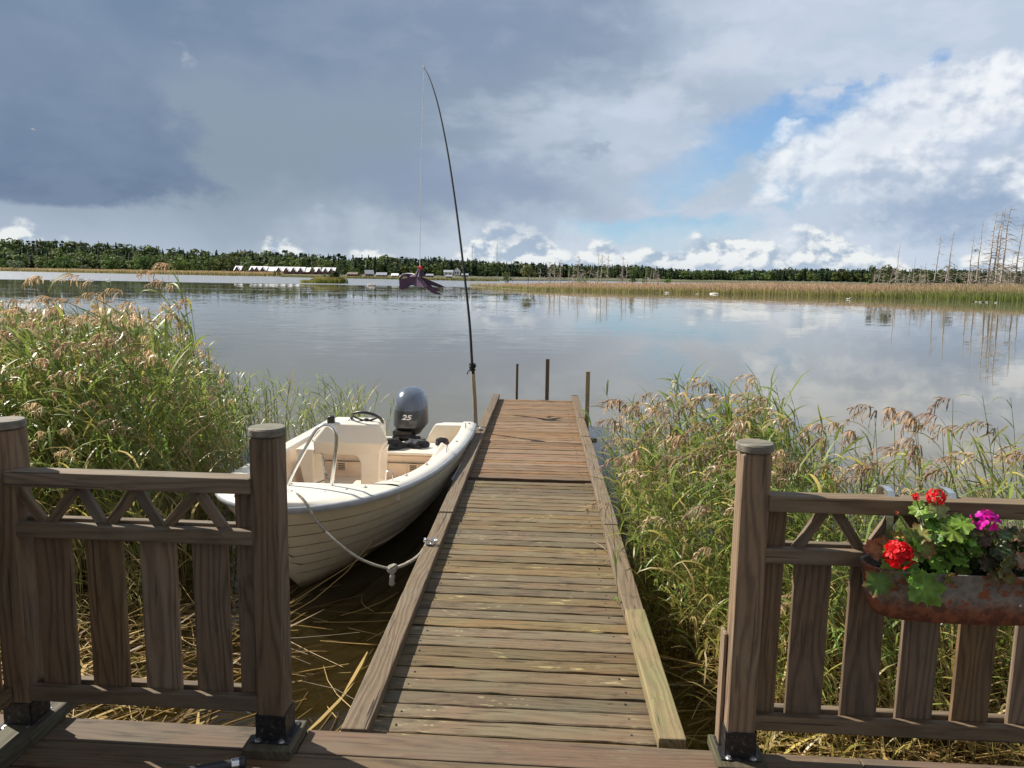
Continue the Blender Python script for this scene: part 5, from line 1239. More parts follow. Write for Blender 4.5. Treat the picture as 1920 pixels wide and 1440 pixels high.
def build_boat():
    SS = [0, .02, .05, .09, .14, .2, .28, .36, .46, .58, .72, .9, 1.1, 1.35, 1.6, 1.9, 2.2, 2.5, 2.8, 3.1, 3.4, LB]
    # hull skin, strake by strake, every strake standing proud of the one below, shadow line and dirt painted dark under each lap
    ds = [0.0, .105, .192, .277, .358, .437, .515, 2.0]
    def at_d(s, d):
        k, h = keel(s), sheer(s) - .035; z = h - d * (h + .02) / .69 if d < 1.9 else k
        if z <= k: return 0.0
        lo, hi = 0.0, 1.0
        for _ in range(24):
            m_ = (lo + hi) / 2
            if hull_pt(s, m_)[1] < z: lo = m_
            else: hi = m_
        return (lo + hi) / 2
    mb = MB()
    for sgn in (1, -1):
        for k in range(len(ds) - 1):
            vs = []; gcs = []; n = 6
            for s in SS:
                t0, t1 = at_d(s, ds[k]), at_d(s, ds[k + 1])
                t2 = at_d(s, ds[k + 1] + .009) if ds[k + 1] < 1.9 else t1
                o = min(1, .3 + s * 2)
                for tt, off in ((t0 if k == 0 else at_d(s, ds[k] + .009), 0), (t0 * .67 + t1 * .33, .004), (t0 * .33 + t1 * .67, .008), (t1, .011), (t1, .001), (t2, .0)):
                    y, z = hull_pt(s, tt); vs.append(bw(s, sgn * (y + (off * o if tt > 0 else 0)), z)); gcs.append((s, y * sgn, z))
            last = k == len(ds) - 2
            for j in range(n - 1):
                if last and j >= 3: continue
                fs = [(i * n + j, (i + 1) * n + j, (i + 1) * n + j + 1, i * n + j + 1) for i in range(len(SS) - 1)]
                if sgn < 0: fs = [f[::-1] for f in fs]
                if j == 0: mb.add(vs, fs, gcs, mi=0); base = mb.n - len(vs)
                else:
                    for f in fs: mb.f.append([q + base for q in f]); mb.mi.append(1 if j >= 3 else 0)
    # transom
    sec = [hull_pt(LB, t) for t in (0, .1, .2, .33, .445, .56, .675, .79, .905, 1)]
    pts = [bw(LB, y, z) for y, z in sec if z < .40] ; ptm = [bw(LB, -y, z) for y, z in sec if z < .40]
    poly = pts + ptm[::-1][:-1]
    mb.add(poly, [tuple(range(len(poly)))], [tuple(p - B0) for p in poly])
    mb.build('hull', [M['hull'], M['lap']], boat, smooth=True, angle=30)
    # gunwale cap with camber, foredeck, side decks
    mb = MB(); rubb = MB()
    inn = lambda s: max(0, hw(s) - fi(s, [0, .5, .66, .8, 1.2, 3.62], [.2, .2, .2, .16, .13, .13]))
    SD = [s for s in SS if s >= .62] + []
    SD = [.66, .72, .8, .9, 1.0, 1.1, 1.35, 1.6, 1.9, 2.2, 2.5, 2.8, 3.1, 3.4, LB]
    for sgn in (1, -1):
        vs = []
        for s in SD:
            h = sheer(s); o = hw(s)
            for y, z in ((o, h - .012), (o - .012, h), (o - .05, h + .006), (inn(s) + .012, h + .004), (inn(s), h - .01)): vs.append(bw(s, sgn * y, z))
        fs = [(i * 5 + j, i * 5 + j + 1, (i + 1) * 5 + j + 1, (i + 1) * 5 + j) for i in range(len(SD) - 1) for j in range(4)]
        if sgn < 0: fs = [f[::-1] for f in fs]
        mb.add(vs, fs, [tuple(Vector(v) - B0) for v in vs])
    # foredeck from the stem to its curved rear edge
    nx = 15; sd = [0, .02, .05, .09, .14, .2, .28, .36, .46, .56, .66]; vs = []
    for s in sd:
        o = hw(s); h = sheer(s)
        for j in range(nx):
            f = -1 + 2 * j / (nx - 1); y = o * f; back = -.10 * (1 - f * f) * max(0, (s - .36) / .30)
            z = h - .012 if abs(f) == 1 else h + .022 * (1 - f * f)
            vs.append(bw(s + back, y * (1 - .0), z))
    fs = [(i * nx + j, i * nx + j + 1, (i + 1) * nx + j + 1, (i + 1) * nx + j) for i in range(len(sd) - 1) for j in range(nx - 1)]
    mb.add(vs, fs, [tuple(Vector(v) - B0) for v in vs])
    # drop lip at the rear edge of the foredeck
    e = len(sd) - 1; top = vs[e * nx:(e + 1) * nx]; lip = [v + Vector((0, .0, -.10)) + BA * .012 for v in top]
    mb.add(top + lip, [(j, j + 1, nx + j + 1, nx + j) for j in range(nx - 1)], [tuple(v - B0) for v in top + lip])
    # anchor-locker outline: two shallow raised ribs running aft from the stem
    mb.build('deck', M['gelcoat'], boat, smooth=True, angle=40)
    for sgn in (1, -1):
        pass
    # rub strake round the whole gunwale
    path = [bw(s, hw(s) + .004, sheer(s) - .030) for s in SS[::-1]] + [bw(s, -hw(s) - .004, sheer(s) - .030) for s in SS[1:]]
    m = len(path); vs = []
    for i, p in enumerate(path):
        tdir = (path[min(i + 1, m - 1)] - path[max(i - 1, 0)]).normalized(); nrm = Vector((tdir.y, -tdir.x, 0)) * -1
        if nrm.dot(p - bw(1.8, 0, p.z - B0.z)) < 0: nrm = -nrm
        for o, z in ((-.012, -.024), (.012, -.022), (.019, -.008), (.019, .008), (.010, .018), (-.012, .020)): vs.append(p + nrm * o + Vector((0, 0, z)))
    rubb.add(vs, [(i * 6 + j, i * 6 + (j + 1) % 6, (i + 1) * 6 + (j + 1) % 6, (i + 1) * 6 + j) for i in range(m - 1) for j in range(6)] + [tuple(range(6)), tuple((m - 1) * 6 + k for k in range(6))], [tuple(v - B0) for v in vs])
    rubb.build('rub_strake', M['rubber_grey'], boat, smooth=True, angle=50, recalc=True)
    # inner liner and floor
    mb = MB(); vs = []; SL_ = [.45, .58, .72, .9, 1.1, 1.35, 1.6, 1.9, 2.2, 2.5, 2.8, 3.1, 3.4, LB - .03]; prof = 6
    for s in SL_:
        o = max(.10, min(inn(s), hw(s) - .06)); h = sheer(s) - .008; fz = .12 + .12 * max(0, (1 - s) / 1.0)
        fw = o * fi(s, [.4, .9, 1.5, 3.6], [.45, .72, .86, .88])
        for y, z in ((-o, h), (-(o * .55 + fw * .45), h * .55 + fz * .45), (-fw, fz), (fw, fz), (o * .55 + fw * .45, h * .55 + fz * .45), (o, h)): vs.append(bw(s, y, z))
    n = 6
    mb.add(vs, [(i * n + j, (i + 1) * n + j, (i + 1) * n + j + 1, i * n + j + 1) for i in range(len(SL_) - 1) for j in range(5)] + [tuple(range(6))], [tuple(v - B0) for v in vs])
    mb.build('liner', M['liner'], boat, smooth=True, angle=30, recalc=True)
    # engine well box with hatch lid
    x0, x1 = 2.86, 3.50; yl, yr = -.66, .62
    mb = MB(); mb.prism([bw(x0, yl, .11), bw(x0, yr, .11), bw(x0 + .015, yr, .345), bw(x0 + .015, yl, .345)], BA * (x1 - x0)); mb.build('stern_box', M['liner'], boat, bevel=.012)
    mb = MB(); mb.prism([bw(x0 - .012, -.64, .352), bw(x0 - .012, .50, .352), bw(x0 - .012, .50, .380), bw(x0 - .012, -.64, .380)], BA * .46); mb.build('hatch', M['gelcoat'], boat, bevel=.010)
    mb = MB(); mb.prism([bw(x0 - .004, -.60, .268), bw(x0 - .004, .56, .268), bw(x0 - .010, .56, .277), bw(x0 - .010, -.60, .277)], BA * .01); mb.build('seam', M['bark'], boat)
    for y in (-.03, .28, -.62 + .19):
        mb = MB(); c = bw(x0 - .006, y, .222)
        mb.prism([c + BR_ * a + Vector((0, 0, b)) for a, b in ((-.05, -.045), (.05, -.045), (.05, .045), (-.05, .045))], -BA * .006)
        v = mb.build('vent', M['liner'], boat, bevel=.003)
        mb = MB()
        for k in range(4): mb.prism([c - BA * .010 + BR_ * a + Vector((0, 0, b + (k - 1.5) * .018)) for a, b in ((-.034, -.005), (.034, -.005), (.034, .005), (-.034, .005))], -BA * .003)
        mb.build('grille', M['bark'], v)
    mb = MB(); c = bw(x0 - .02, -.235, .335); mb.box(c, (.03, .03, .035), rot=BT); mb.tube([c + Vector((0, 0, -.02)) - BA * .012, c + Vector((0, 0, -.062)) - BA * .014], .007, 6); mb.build('latch', M['steel'], boat)
    # raised stern corners and motor board
    for sgn, yi in ((1, .27), (-1, .27)):
        mb = MB(); o = hw(LB) - .03
        mb.prism([bw(LB - .02, sgn * yi, .34), bw(LB - .02, sgn * o, .30), bw(LB - .02, sgn * o, .55), bw(LB - .02, sgn * (yi + .12), .545)], -BA * .16)
        mb.build('stern_corner', M['gelcoat'], boat, bevel=.014, recalc=True)
    mb = MB(); mb.prism([bw(LB - .05, -.34, .10), bw(LB - .05, .34, .10), bw(LB - .05, .34, .37), bw(LB - .05, -.34, .37)], BA * .055); mb.build('motor_board', M['gelcoat'], boat, bevel=.01)
    # steering console: table on a leg, open beneath
    Yc = 2.02
    def cs(y, z, s=0.0): return bw(Yc + s, y, z)
    mb = MB()
    # side profile swept across: dash, shoulder ridge, apron
    prof = [(.0, .535), (-.025, .655), (-.012, .668), (.045, .795), (.055, .803), (.30, .815), (.34, .795), (.34, .535)]
    yl, yr = -.43, .14
    tl, tr = [], []
    for s, z in prof:
        k = max(0, (z - .66) / .15)
        tl.append(cs(yl + .11 * k, z, s)); tr.append(cs(yr - .01 * k + (.075 if .60 < z < .72 else 0), z, s))
    n = len(prof); mb.add(tl + tr, [tuple(range(n)), tuple(range(2 * n - 1, n - 1, -1))] + [(i, n + i, n + (i + 1) % n, (i + 1) % n) for i in range(n)], [tuple(v - B0) for v in tl + tr])
    mb.build('console', M['gelcoat'], boat, bevel=.018, recalc=True)
    mb = MB()
    leg = [(yr - .24, .585), (yr + .03, .585), (yr + .02, .53), (yr - .0, .12), (yr - .155, .12), (yr - .155, .47), (yr - .175, .515), (yr - .22, .54)]
    mb.prism([cs(y, z, -.004) for y, z in leg], BA * .30); mb.build('console_leg', M['gelcoat'], boat, bevel=.012, recalc=True)
    mb = MB(); mb.prism([cs(y, z, .0) for y, z in ((yl - .06, .12), (yl + .0, .12), (yl + .0, .58), (yl - .16, .58))], BA * .30); mb.build('console_leg', M['gelcoat'], boat, bevel=.012, recalc=True)
    # steering wheel
    wc = at_y(688, 787, 6.72); nrm = (Vector((0.10, .62, .80))).normalized(); wx = nrm.cross(Vector((0, 0, 1))).normalized(); wy = nrm.cross(wx); RW = .138
    mb = MB(); mb.tube([wc + (wx * math.cos(k * math.pi / 18) + wy * math.sin(k * math.pi / 18)) * RW for k in range(37)], .0135, 10, cap=False)
    w_ = mb.build('steering_wheel', M['black_plastic'], boat, smooth=True)
    for q in (1.57, 3.6, 5.83):
        mb = MB(); d = wx * math.cos(q) + wy * math.sin(q); mb.beam(wc - nrm * .02 + d * .01, wc + d * RW * .97, .030, .008, up=nrm, w1=.020); mb.build('spoke', M['black_plastic'], w_, bevel=.002)
    mb = MB(); mb.lathe(wc - nrm * .03, [(.034, 0), (.036, .02), (.026, .034)], 16, axis=nrm); mb.build('hub', M['black_plastic'], w_, smooth=True)
    mb = MB(); mb.tube([wc - nrm * .03, wc - nrm * .17], .018, 10); mb.build('column', M['black_plastic'], w_)
    # compass and switch on the dash
    c = at_y(621, 787, 6.62); mb = MB(); mb.box(c + Vector((0, 0, -.004)), (.062, .06, .058), rot=-BT); mb.lathe(c + Vector((0, 0, .02)), [(.03, 0), (.03, .012), (.02, .016)], 14); mb.build('compass', M['black_plastic'], boat, bevel=.006)
    c = at_y(651, 789, 6.70); mb = MB(); mb.lathe(c + Vector((0, 0, -.03)), [(.05, 0), (.05, .02), (.035, .026)], 14); mb.tube([c, c + Vector((.03, .02, .02)), c + Vector((.08, .02, -.02))], .006, 6); mb.build('switch_panel', M['zincbolt'], boat)
    # bow rail, bent from one tube
    mb = MB(); pp = [(541, 919), (541, 908), (547, 892), (562, 862), (580, 828), (592, 808), (603, 799), (614, 797), (624, 802), (630, 814), (631, 830), (628, 860), (624, 890), (621, 916)]
    P_ = [at_y(x, y, 4.93 + .05 * i / 13) for i, (x, y) in enumerate(pp)]
    q = []
    for i in range(len(P_) - 1):
        for j in range(3): 
            f = j / 3; a = P_[max(i - 1, 0)]; b = P_[i]; c = P_[i + 1]; d = P_[min(i + 2, len(P_) - 1)]
            q.append(.5 * ((2 * b) + (c - a) * f + (2 * a - 5 * b + 4 * c - d) * f * f + (3 * b - a - 3 * c + d) * f ** 3))
    q.append(P_[-1])
    mb.tube(q, .0125, 12); rail = mb.build('bow_rail', M['steel'], boat, smooth=True)
    for p in (P_[0], P_[-1]):
        mb = MB(); mb.lathe((p.x, p.y, p.z - .012), [(.028, 0), (.028, .008), (.016, .014)], 16); mb.build('flange', M['steel'], rail, smooth=True, angle=30)
    # deck fittings: cleats, eyes and the stern rope guide
    def eye(p, d, h=.05, w=.035):
        mb = MB(); d = Vector(d).normalized(); pts = [p + d * (-w / 2)] + [p + d * (w / 2 * math.cos(math.pi - k * math.pi / 6)) + Vector((0, 0, h - w / 2 + w / 2 * math.sin(k * math.pi / 6))) for k in range(7)] + [p + d * (w / 2)]
        mb.tube(pts, .0045, 6); mb.build('deck_eye', M['steel'], boat, smooth=True)
    eye(bw(.78, hw(.78) - .13, sheer(.78)), BR_, .075, .05)
    eye(bw(2.12, hw(2.12) - .06, sheer(2.12)), BA, .06, .10); eye(bw(3.3, hw(3.3) - .07, sheer(3.3)), BA, .06, .07)
    eye(bw(.30, -.05, sheer(.3) + .02), BA, .07, .04)
    for s, y in ((.40, .33), (.50, .43), (.30, .22), (1.0, .60), (1.5, .66), (2.6, .74), (.16, -.30), (3.52, .74)):
        mb = MB(); p = bw(s, y, sheer(s) + .004); mb.box(p + Vector((0, 0, .004)), (.03, .018, .010), rot=1.3); mb.lathe(p + Vector((0, 0, .006)), [(.008, 0), (.008, .008), (.004, .012)], 8); mb.build('fitting', M['zincbolt'], boat)
    # hose along the left inner side
    mb = MB(); pts = [at_y(604, 852, 6.5), at_y(607, 875, 6.3), at_y(612, 893, 6.1), at_y(628, 905, 6.0), at_y(650, 912, 5.9)]; mb.tube(pts, .012, 8); mb.build('hose', M['rope_dark'], boat, smooth=True)
    # ---------------- outboard
    EC = bw(LB + .20, .065, -.045); 
    def ep(a, y, z): return EC + BA * a + BR_ * y + Vector((0, 0, z))
    mb = MB(); mb.prism([ep(-.26, y - .05, z + .045) for y, z in ((-.10, .20), (.10, .20), (.10, .44), (-.10, .44))], BA * .20)
    mb.tube([ep(-.1, 0, .42), ep(-.05, 0, -.35)], .07, 10); mb.tube([ep(-.26, -.15, .42), ep(-.26, .15, .42)], .022, 10)
    for y in (-.08, .08): mb.tube([ep(-.30, y, .43), ep(-.30, y, .30), ep(-.24, y, .22)], .02, 8)
    motor = mb.build('outboard_motor', M['black_iron'], boat, bevel=.006); motor['label'] = 'grey outboard motor with white 25 on its cowl'
    def loft(secs, n=28, p=2.6):
        """secs: (z, centre a, half length, half width)"""
        mb = MB(); vs = []
        for z, ca, la, wy_ in secs:
            for k in range(n):
                q = 2 * math.pi * k / n; c, s = math.cos(q), math.sin(q)
                vs.append(ep(ca + la * math.copysign(abs(c) ** (2 / p), c), wy_ * math.copysign(abs(s) ** (2 / p), s), z))
        m = len(secs); mb.add(vs, [(i * n + k, i * n + (k + 1) % n, (i + 1) * n + (k + 1) % n, (i + 1) * n + k) for i in range(m - 1) for k in range(n)] + [tuple(range(n))[::-1], tuple((m - 1) * n + k for k in range(n))])
        return mb
    loft([(.42, 0, .12, .10), (.47, 0, .19, .135), (.50, .0, .235, .160), (.525, .0, .25, .172)], 28).build('lower_pan', M['black_plastic'], motor, smooth=True, angle=50)
    o = loft([(.522, .0, .262, .180), (.55, .0, .264, .181), (.60, .0, .260, .180), (.66, .002, .254, .177), (.70, .005, .248, .174)]).build('cowl_band', M['cowl_dark'], motor, smooth=True, angle=50)
    loft([(.698, .005, .252, .178), (.73, .008, .250, .178), (.78, .015, .240, .172), (.83, .024, .222, .160), (.87, .032, .196, .138), (.90, .040, .160, .105), (.918, .045, .105, .062), (.922, .048, .03, .02)], 28, 2.4).build('cowl', M['cowl'], motor, smooth=True, angle=60)
    cu = bpy.data.curves.new('number', 'FONT'); cu.body = '25'; cu.size = .078; cu.extrude = .0016; cu.align_x = 'CENTER'; cu.align_y = 'CENTER'; cu.shear = .25; cu.offset = .0022
    to = bpy.data.objects.new('number', cu); COL.objects.link(to)
    dg = bpy.context.evaluated_depsgraph_get(); me = bpy.data.meshes.new_from_object(to.evaluated_get(dg)); bpy.data.objects.remove(to)
    V3 = np.array([v.co[:] for v in me.vertices]); q = ep(-.262, .0, .635)
    tilt = 0.03
    co = [q + BR_ * (x * 1.28) + Vector((0, 0, 1)) * y * .92 - BA * (.004 + z - y * tilt) for x, y, z in V3]
    mb = MB(); mb.add(co, [tuple(p.vertices) for p in me.polygons]); mb.build('number', M['white_paint'], motor, recalc=True)
    mb = MB(); mb.tube([ep(-.30, -.28, .37), ep(-.40, -.20, .36), ep(-.42, .0, .375), ep(-.34, .06, .40), ep(-.2, .04, .44)], .022, 8); mb.tube([ep(-.30, .12, .40), ep(-.32, .34, .43), ep(-.32, .42, .40)], .006, 6); mb.build('cable', M['black_plastic'], motor, smooth=True)
build_boat()

# things lying in the boat
def lump(name, c, size, label, cat, mat, seed, rotz=0, flat=.5):
    r = random.Random(seed); bm = bmesh.new(); bmesh.ops.create_icosphere(bm, subdivisions=4, radius=1)
    fs = [(Vector((r.gauss(0, 1), r.gauss(0, 1), r.gauss(0, 1))) * 2.6, r.uniform(0, 6), r.uniform(.05, .14)) for _ in range(10)]
    for v in bm.verts:
        k = 1 + sum(a * math.sin(d.dot(v.co) + p) for d, p, a in fs); v.co *= k
        if v.co.z < -flat: v.co.z = -flat
    c_, s_ = math.cos(rotz), math.sin(rotz); mb = MB()
    mb.add([(c[0] + v.co.x * size[0] * c_ - v.co.y * size[1] * s_, c[1] + v.co.x * size[0] * s_ + v.co.y * size[1] * c_, c[2] + (v.co.z + flat) * size[2]) for v in bm.verts], [[v.index for v in f.verts] for f in bm.faces]); bm.free()
    return tag(mb.build(name, M[mat], smooth=True, angle=180), label, cat)
c = bw(3.02, .02, .385); lump('life_vest', c, (.13, .10, .055), 'crumpled black life vest lying on the stern hatch below the motor', 'life vest', 'cloth_dark', 3, .2)
c = bw(3.08, .27, .385); lump('dark_bag', c, (.12, .08, .05), 'black folded cloth bag on the right half of the stern hatch', 'bag', 'cloth_dark', 8, -.3)
c = bw(3.16, .50, .40); lump('dark_gloves', c, (.07, .06, .05), 'small heap of black gloves at the right end of the stern hatch', 'gloves', 'cloth_dark', 11, .8)
# fender / board leaning in the right side of the cockpit
a = at_y(833, 838, 7.55); b = at_y(797, 893, 6.75)
mb = MB(); mb.beam(b, a, .10, .07, up=(.5, -.3, .8)); ft = mb.build('wooden_plank', M['gelcoat'], bevel=.015); tag(ft, 'pale yellowish plank leaning against the right inner side of the boat', 'plank')
c = at_y(794, 884, 6.78); mb = MB(); mb.tube([c + Vector((-.03, 0, -.02)), c + Vector((.05, .05, .03))], .035, 12); tag(mb.build('hand_pump', M['black_plastic'], smooth=True), 'dark grip of a hand pump by the lower end of the pale plank', 'pump')

# ------------------------------------------------------------------ ropes
def catmull(P_, k=6):
    q = []
    for i in range(len(P_) - 1):
        a = P_[max(i - 1, 0)]; b = P_[i]; c = P_[i + 1]; d = P_[min(i + 2, len(P_) - 1)]
        for j in range(k):
            f = j / k; q.append(.5 * ((2 * b) + (c - a) * f + (2 * a - 5 * b + 4 * c - d) * f * f + (3 * b - a - 3 * c + d) * f ** 3))
    return q + [P_[-1]]
def twisted(mb, pts, r, pitch=.05):
    """three-strand rope"""
    for s in range(3):
        out = []; L = 0
        for i, p in enumerate(pts):
            t = (pts[min(i + 1, len(pts) - 1)] - pts[max(i - 1, 0)]).normalized(); x = t.cross(Vector((.2, .1, .97))).normalized(); y = t.cross(x)
            if i: L += (p - pts[i - 1]).length
            q = 2 * math.pi * (L / pitch + s / 3); out.append(p + (x * math.cos(q) + y * math.sin(q)) * r * .52)
        mb.tube(out, r * .58, 6)
dring = dc(-.565, 1.95, .016)
pr = [(545, 920, 4.93), (556, 926, 4.72), (570, 938, 4.52), (582, 957, 4.45), (600, 985, 4.38), (630, 1015, 4.33), (670, 1045, 4.35), (705, 1060, 4.38), (735, 1067, 4.40)]
P1 = [at_y(*p) for p in pr]; rope = thing('mooring_rope', P1[-1], 'knotted mooring rope hanging from the boat bow to the ring on the dock', 'rope')
knot = P1[-1]; P2 = [knot, at_y(760, 1058, 4.42), at_y(785, 1042, 4.44), dring + Vector((-.02, .0, -.005))]
dense = catmull(P1, 22)
k = int(len(dense) * .55)
mb = MB(); twisted(mb, dense[:k + 1], .008, .04); mb.build('bow_end', M['rope_dark'], rope, smooth=True)
mb = MB(); twisted(mb, dense[k:], .008, .04); mb.build('slack', M['rope_pale'], rope, smooth=True)
mb = MB(); d2 = catmull(P2, 26); twisted(mb, d2, .0105, .045); mb.build('dock_end', M['rope_pale'], rope, smooth=True)
mb = MB()
for j in range(3):
    ring = [knot + Vector((.022 * math.cos(q), .016 * math.sin(q), .016 * math.sin(q + j) + .006 * j)) for q in np.linspace(0, 6.28, 14)]; mb.tube(ring, .009, 6)
mb.tube(catmull([knot, knot + Vector((.004, -.005, -.03)), knot + Vector((.0, -.01, -.075)), knot + Vector((.006, -.01, -.10))], 4), [.011] * 5 + [.016] * 4 + [.019] * 2 + [.014, .006], 8)
mb.build('knot', M['rope_pale'], rope, smooth=True)
mb = MB(); sh = [dring + Vector((.0 + .035 * math.cos(q), .012 * math.sin(q), .012 + .006 * math.sin(q * 2))) for q in np.linspace(0, 6.28, 20)]; mb.tube(sh, .0055, 8); mb.tube([dring + Vector((-.04, -.012, .006)), dring + Vector((-.04, .012, .018))], .007, 8)
tag(mb.build('shackle', M['steel'], smooth=True), 'shiny metal shackle on the left edge board of the dock holding the bow rope', 'shackle')
mb = MB(); a = bw(3.52, .74, sheer(3.52) + .012); b = dc(-.60, 5.66, .02)
twisted(mb, catmull([a, a.lerp(b, .3) + Vector((0, 0, -.05)), a.lerp(b, .7) + Vector((0, 0, -.05)), b], 12), .006, .03)
tag(mb.build('stern_rope', M['rope_pale'], smooth=True), 'thin stern rope from the right stern corner of the boat to the dock', 'rope')
mb = MB(); p = [at_y(545, 908, 4.98), at_y(560, 912, 5.0), at_y(580, 911, 5.05), at_y(598, 905, 5.1), at_y(608, 901, 5.12)]
twisted(mb, catmull([q + Vector((0, 0, .004)) for q in p], 8), .005, .03); tag(mb.build('cord', M['rope_dark'], smooth=True), 'short grey cord lying on the white foredeck beside the bow rail', 'rope')

# ------------------------------------------------------------------ stake with rod, line and bird-scarer kite
sb = at_y(892, 808, 8.42); st_ = at_y(886, 684, 8.42)
mb = MB(); d = (sb - st_).normalized(); mb.tube([st_, st_.lerp(sb, .5) + Vector((.006, 0, 0)), sb, sb + d * 1.6], [.020, .022, .025, .027], 10)
tag(mb.build('stake', M['stake'], smooth=True, angle=60), 'pale wooden stake beside the left edge of the dock, carrying a black rod', 'pole')
rp = [(887, 700, 8.40), (885, 680, 8.40), (880, 600, 8.60), (868, 492, 8.90), (855, 388, 9.22), (840, 288, 9.55), (824, 208, 9.84), (812, 165, 10.02), (803, 141, 10.16), (795, 127, 10.28)]
PR_ = catmull([at_y(*p) for p in rp], 6); rod = thing('fishing_rod', PR_[0], 'long black bending rod lashed to the stake, with a white line from its tip', 'rod')
mb = MB(); n = len(PR_); mb.tube(PR_, [.0145 * (1 - .82 * i / n) + .002 for i in range(n)], 8); mb.build('blank', M['rod'], rod, smooth=True)
mb = MB()
for j in range(4):
    c = at_y(885.5, 683 + j * 3.5, 8.40); mb.tube([c + Vector((.032 * math.cos(q), .030 * math.sin(q) + .01, .006 * math.sin(q * 2 + j))) for q in np.linspace(0, 6.28, 12)], .007, 6)
c = at_y(886, 692, 8.38); mb.tube([c, c + Vector((-.05, 0, -.03)), c + Vector((-.06, 0, -.06))], .006, 6); mb.tube([c, c + Vector((.04, 0, .04))], .006, 6); mb.build('lashing', M['rod'], rod)
mb = MB(); tip = PR_[-1]; mb.tube([tip, tip + Vector((-.004, 0, .03))], .012, 8); mb.build('tip_ring', M['white_trim'], rod)
kt = at_y(787, 499, 10.28)
mb = MB(); mb.tube([tip, tip.lerp(kt, .5) + Vector((-.012, 0, 0)), kt], .0048, 5); mb.build('line', M['line'], rod)
kite = thing('bird_scarer_kite', kt, 'dark purple ragged kite shaped like a bird of prey hanging over the water', 'kite')
PU = (.12, .07, .14); PU2 = (.06, .037, .07)
def cloth(name, px, Yf, col, hole=None, seed=0, parent=kite, th=.004):
    """thin cloth panel from an outline, given depth by Yf(x, y)"""
    P_ = [at_y(x, y, Yf(x, y)) for x, y in px]; bm = bmesh.new(); vs = [bm.verts.new(p) for p in P_]; es = [bm.edges.new((vs[i], vs[(i + 1) % len(vs)])) for i in range(len(vs))]
    if hole:
        hv = [bm.verts.new(at_y(x, y, Yf(x, y))) for x, y in hole]; es += [bm.edges.new((hv[i], hv[(i + 1) % len(hv)])) for i in range(len(hv))]
    bmesh.ops.triangle_fill(bm, edges=es, use_beauty=True, use_dissolve=False)
    bmesh.ops.solidify(bm, geom=bm.faces[:], thickness=th)
    mb = MB(); bm.verts.index_update(); mb.add([v.co[:] for v in bm.verts], [[v.index for v in f.verts] for f in bm.faces], None, 0, col); bm.free()
    return mb.build(name, M['kite'], parent, recalc=True)
wv = lambda x, y: 10.28 + .10 * math.sin((x - 745) / 14) - (x - 787) * .004
cloth('wing', [(748, 522), (752, 516), (760, 513.5), (772, 514), (782, 516), (789, 521), (797, 529), (803, 538), (796, 539), (788, 538), (780, 537), (773, 534.5), (768, 536), (763, 540), (757, 543), (752, 543.5), (749, 540)], wv, PU, hole=[(752, 522), (757, 518.5), (764, 519), (761, 523), (755, 524)])
cloth('tail', [(786, 517), (795, 521), (812, 528), (826, 534), (835, 538.5), (826, 539), (812, 536), (801, 533), (794, 528)], lambda x, y: 10.22 + (x - 786) * .004, PU2, hole=[(805, 534.5), (809, 536), (811, 534), (807, 532.5)] and None)
cloth('tail', [(789, 520), (798, 530), (809, 540), (819, 547), (830, 552.5), (822, 553), (812, 550), (802, 543), (794, 534)], lambda x, y: 10.30 - (x - 789) * .004, PU)
cloth('tail', [(800, 531), (808, 535), (813, 539), (821, 541), (826, 545), (818, 547), (809, 543)], lambda x, y: 10.34 + (x - 789) * .002, PU)
mb = MB(); a = at_y(787, 503, 10.28); b = at_y(787, 519, 10.28)
vs = []; 
for i, (f, r0) in enumerate(((0, .012), (.25, .03), (.6, .05), (1, .078))):
    c = a.lerp(b, f)
    for kk in range(16): q = 2 * math.pi * kk / 16; rr = r0 * (1 + .22 * math.cos(q * 5 + f)); vs.append(c + Vector((rr * math.cos(q), rr * math.sin(q), 0)))
mb.add(vs, [(i * 16 + kk, i * 16 + (kk + 1) % 16, (i + 1) * 16 + (kk + 1) % 16, (i + 1) * 16 + kk) for i in range(3) for kk in range(16)] + [tuple(range(16))], None, 0, PU2); mb.build('body', M['kite'], kite, recalc=True)
mb = MB(); ed = [at_y(x, y, wv(x, y) - .008) for x, y in ((749, 520), (753, 515.5), (760, 513), (770, 513), (780, 515.5), (786, 518))]; mb.tube(catmull(ed, 4), .007, 6); mb.build('spar', M['white_trim'], kite)
rr_ = random.Random(4); mb = MB()
for j in range(9):
    c = at_y(787, 501.5, 10.27); d = Vector((rr_.gauss(0, 1), rr_.gauss(0, 1), rr_.gauss(0, .6))).normalized()
    mb.tube([c, c + d * .025 + Vector((0, 0, .01)), c + d * .042 - Vector((0, 0, .008))], [.008, .007, .003], 5)
mb.ball(kt + Vector((0, 0, -.012)), .016, 8, 6); mb.build('ribbon', M['red_ribbon'], kite)

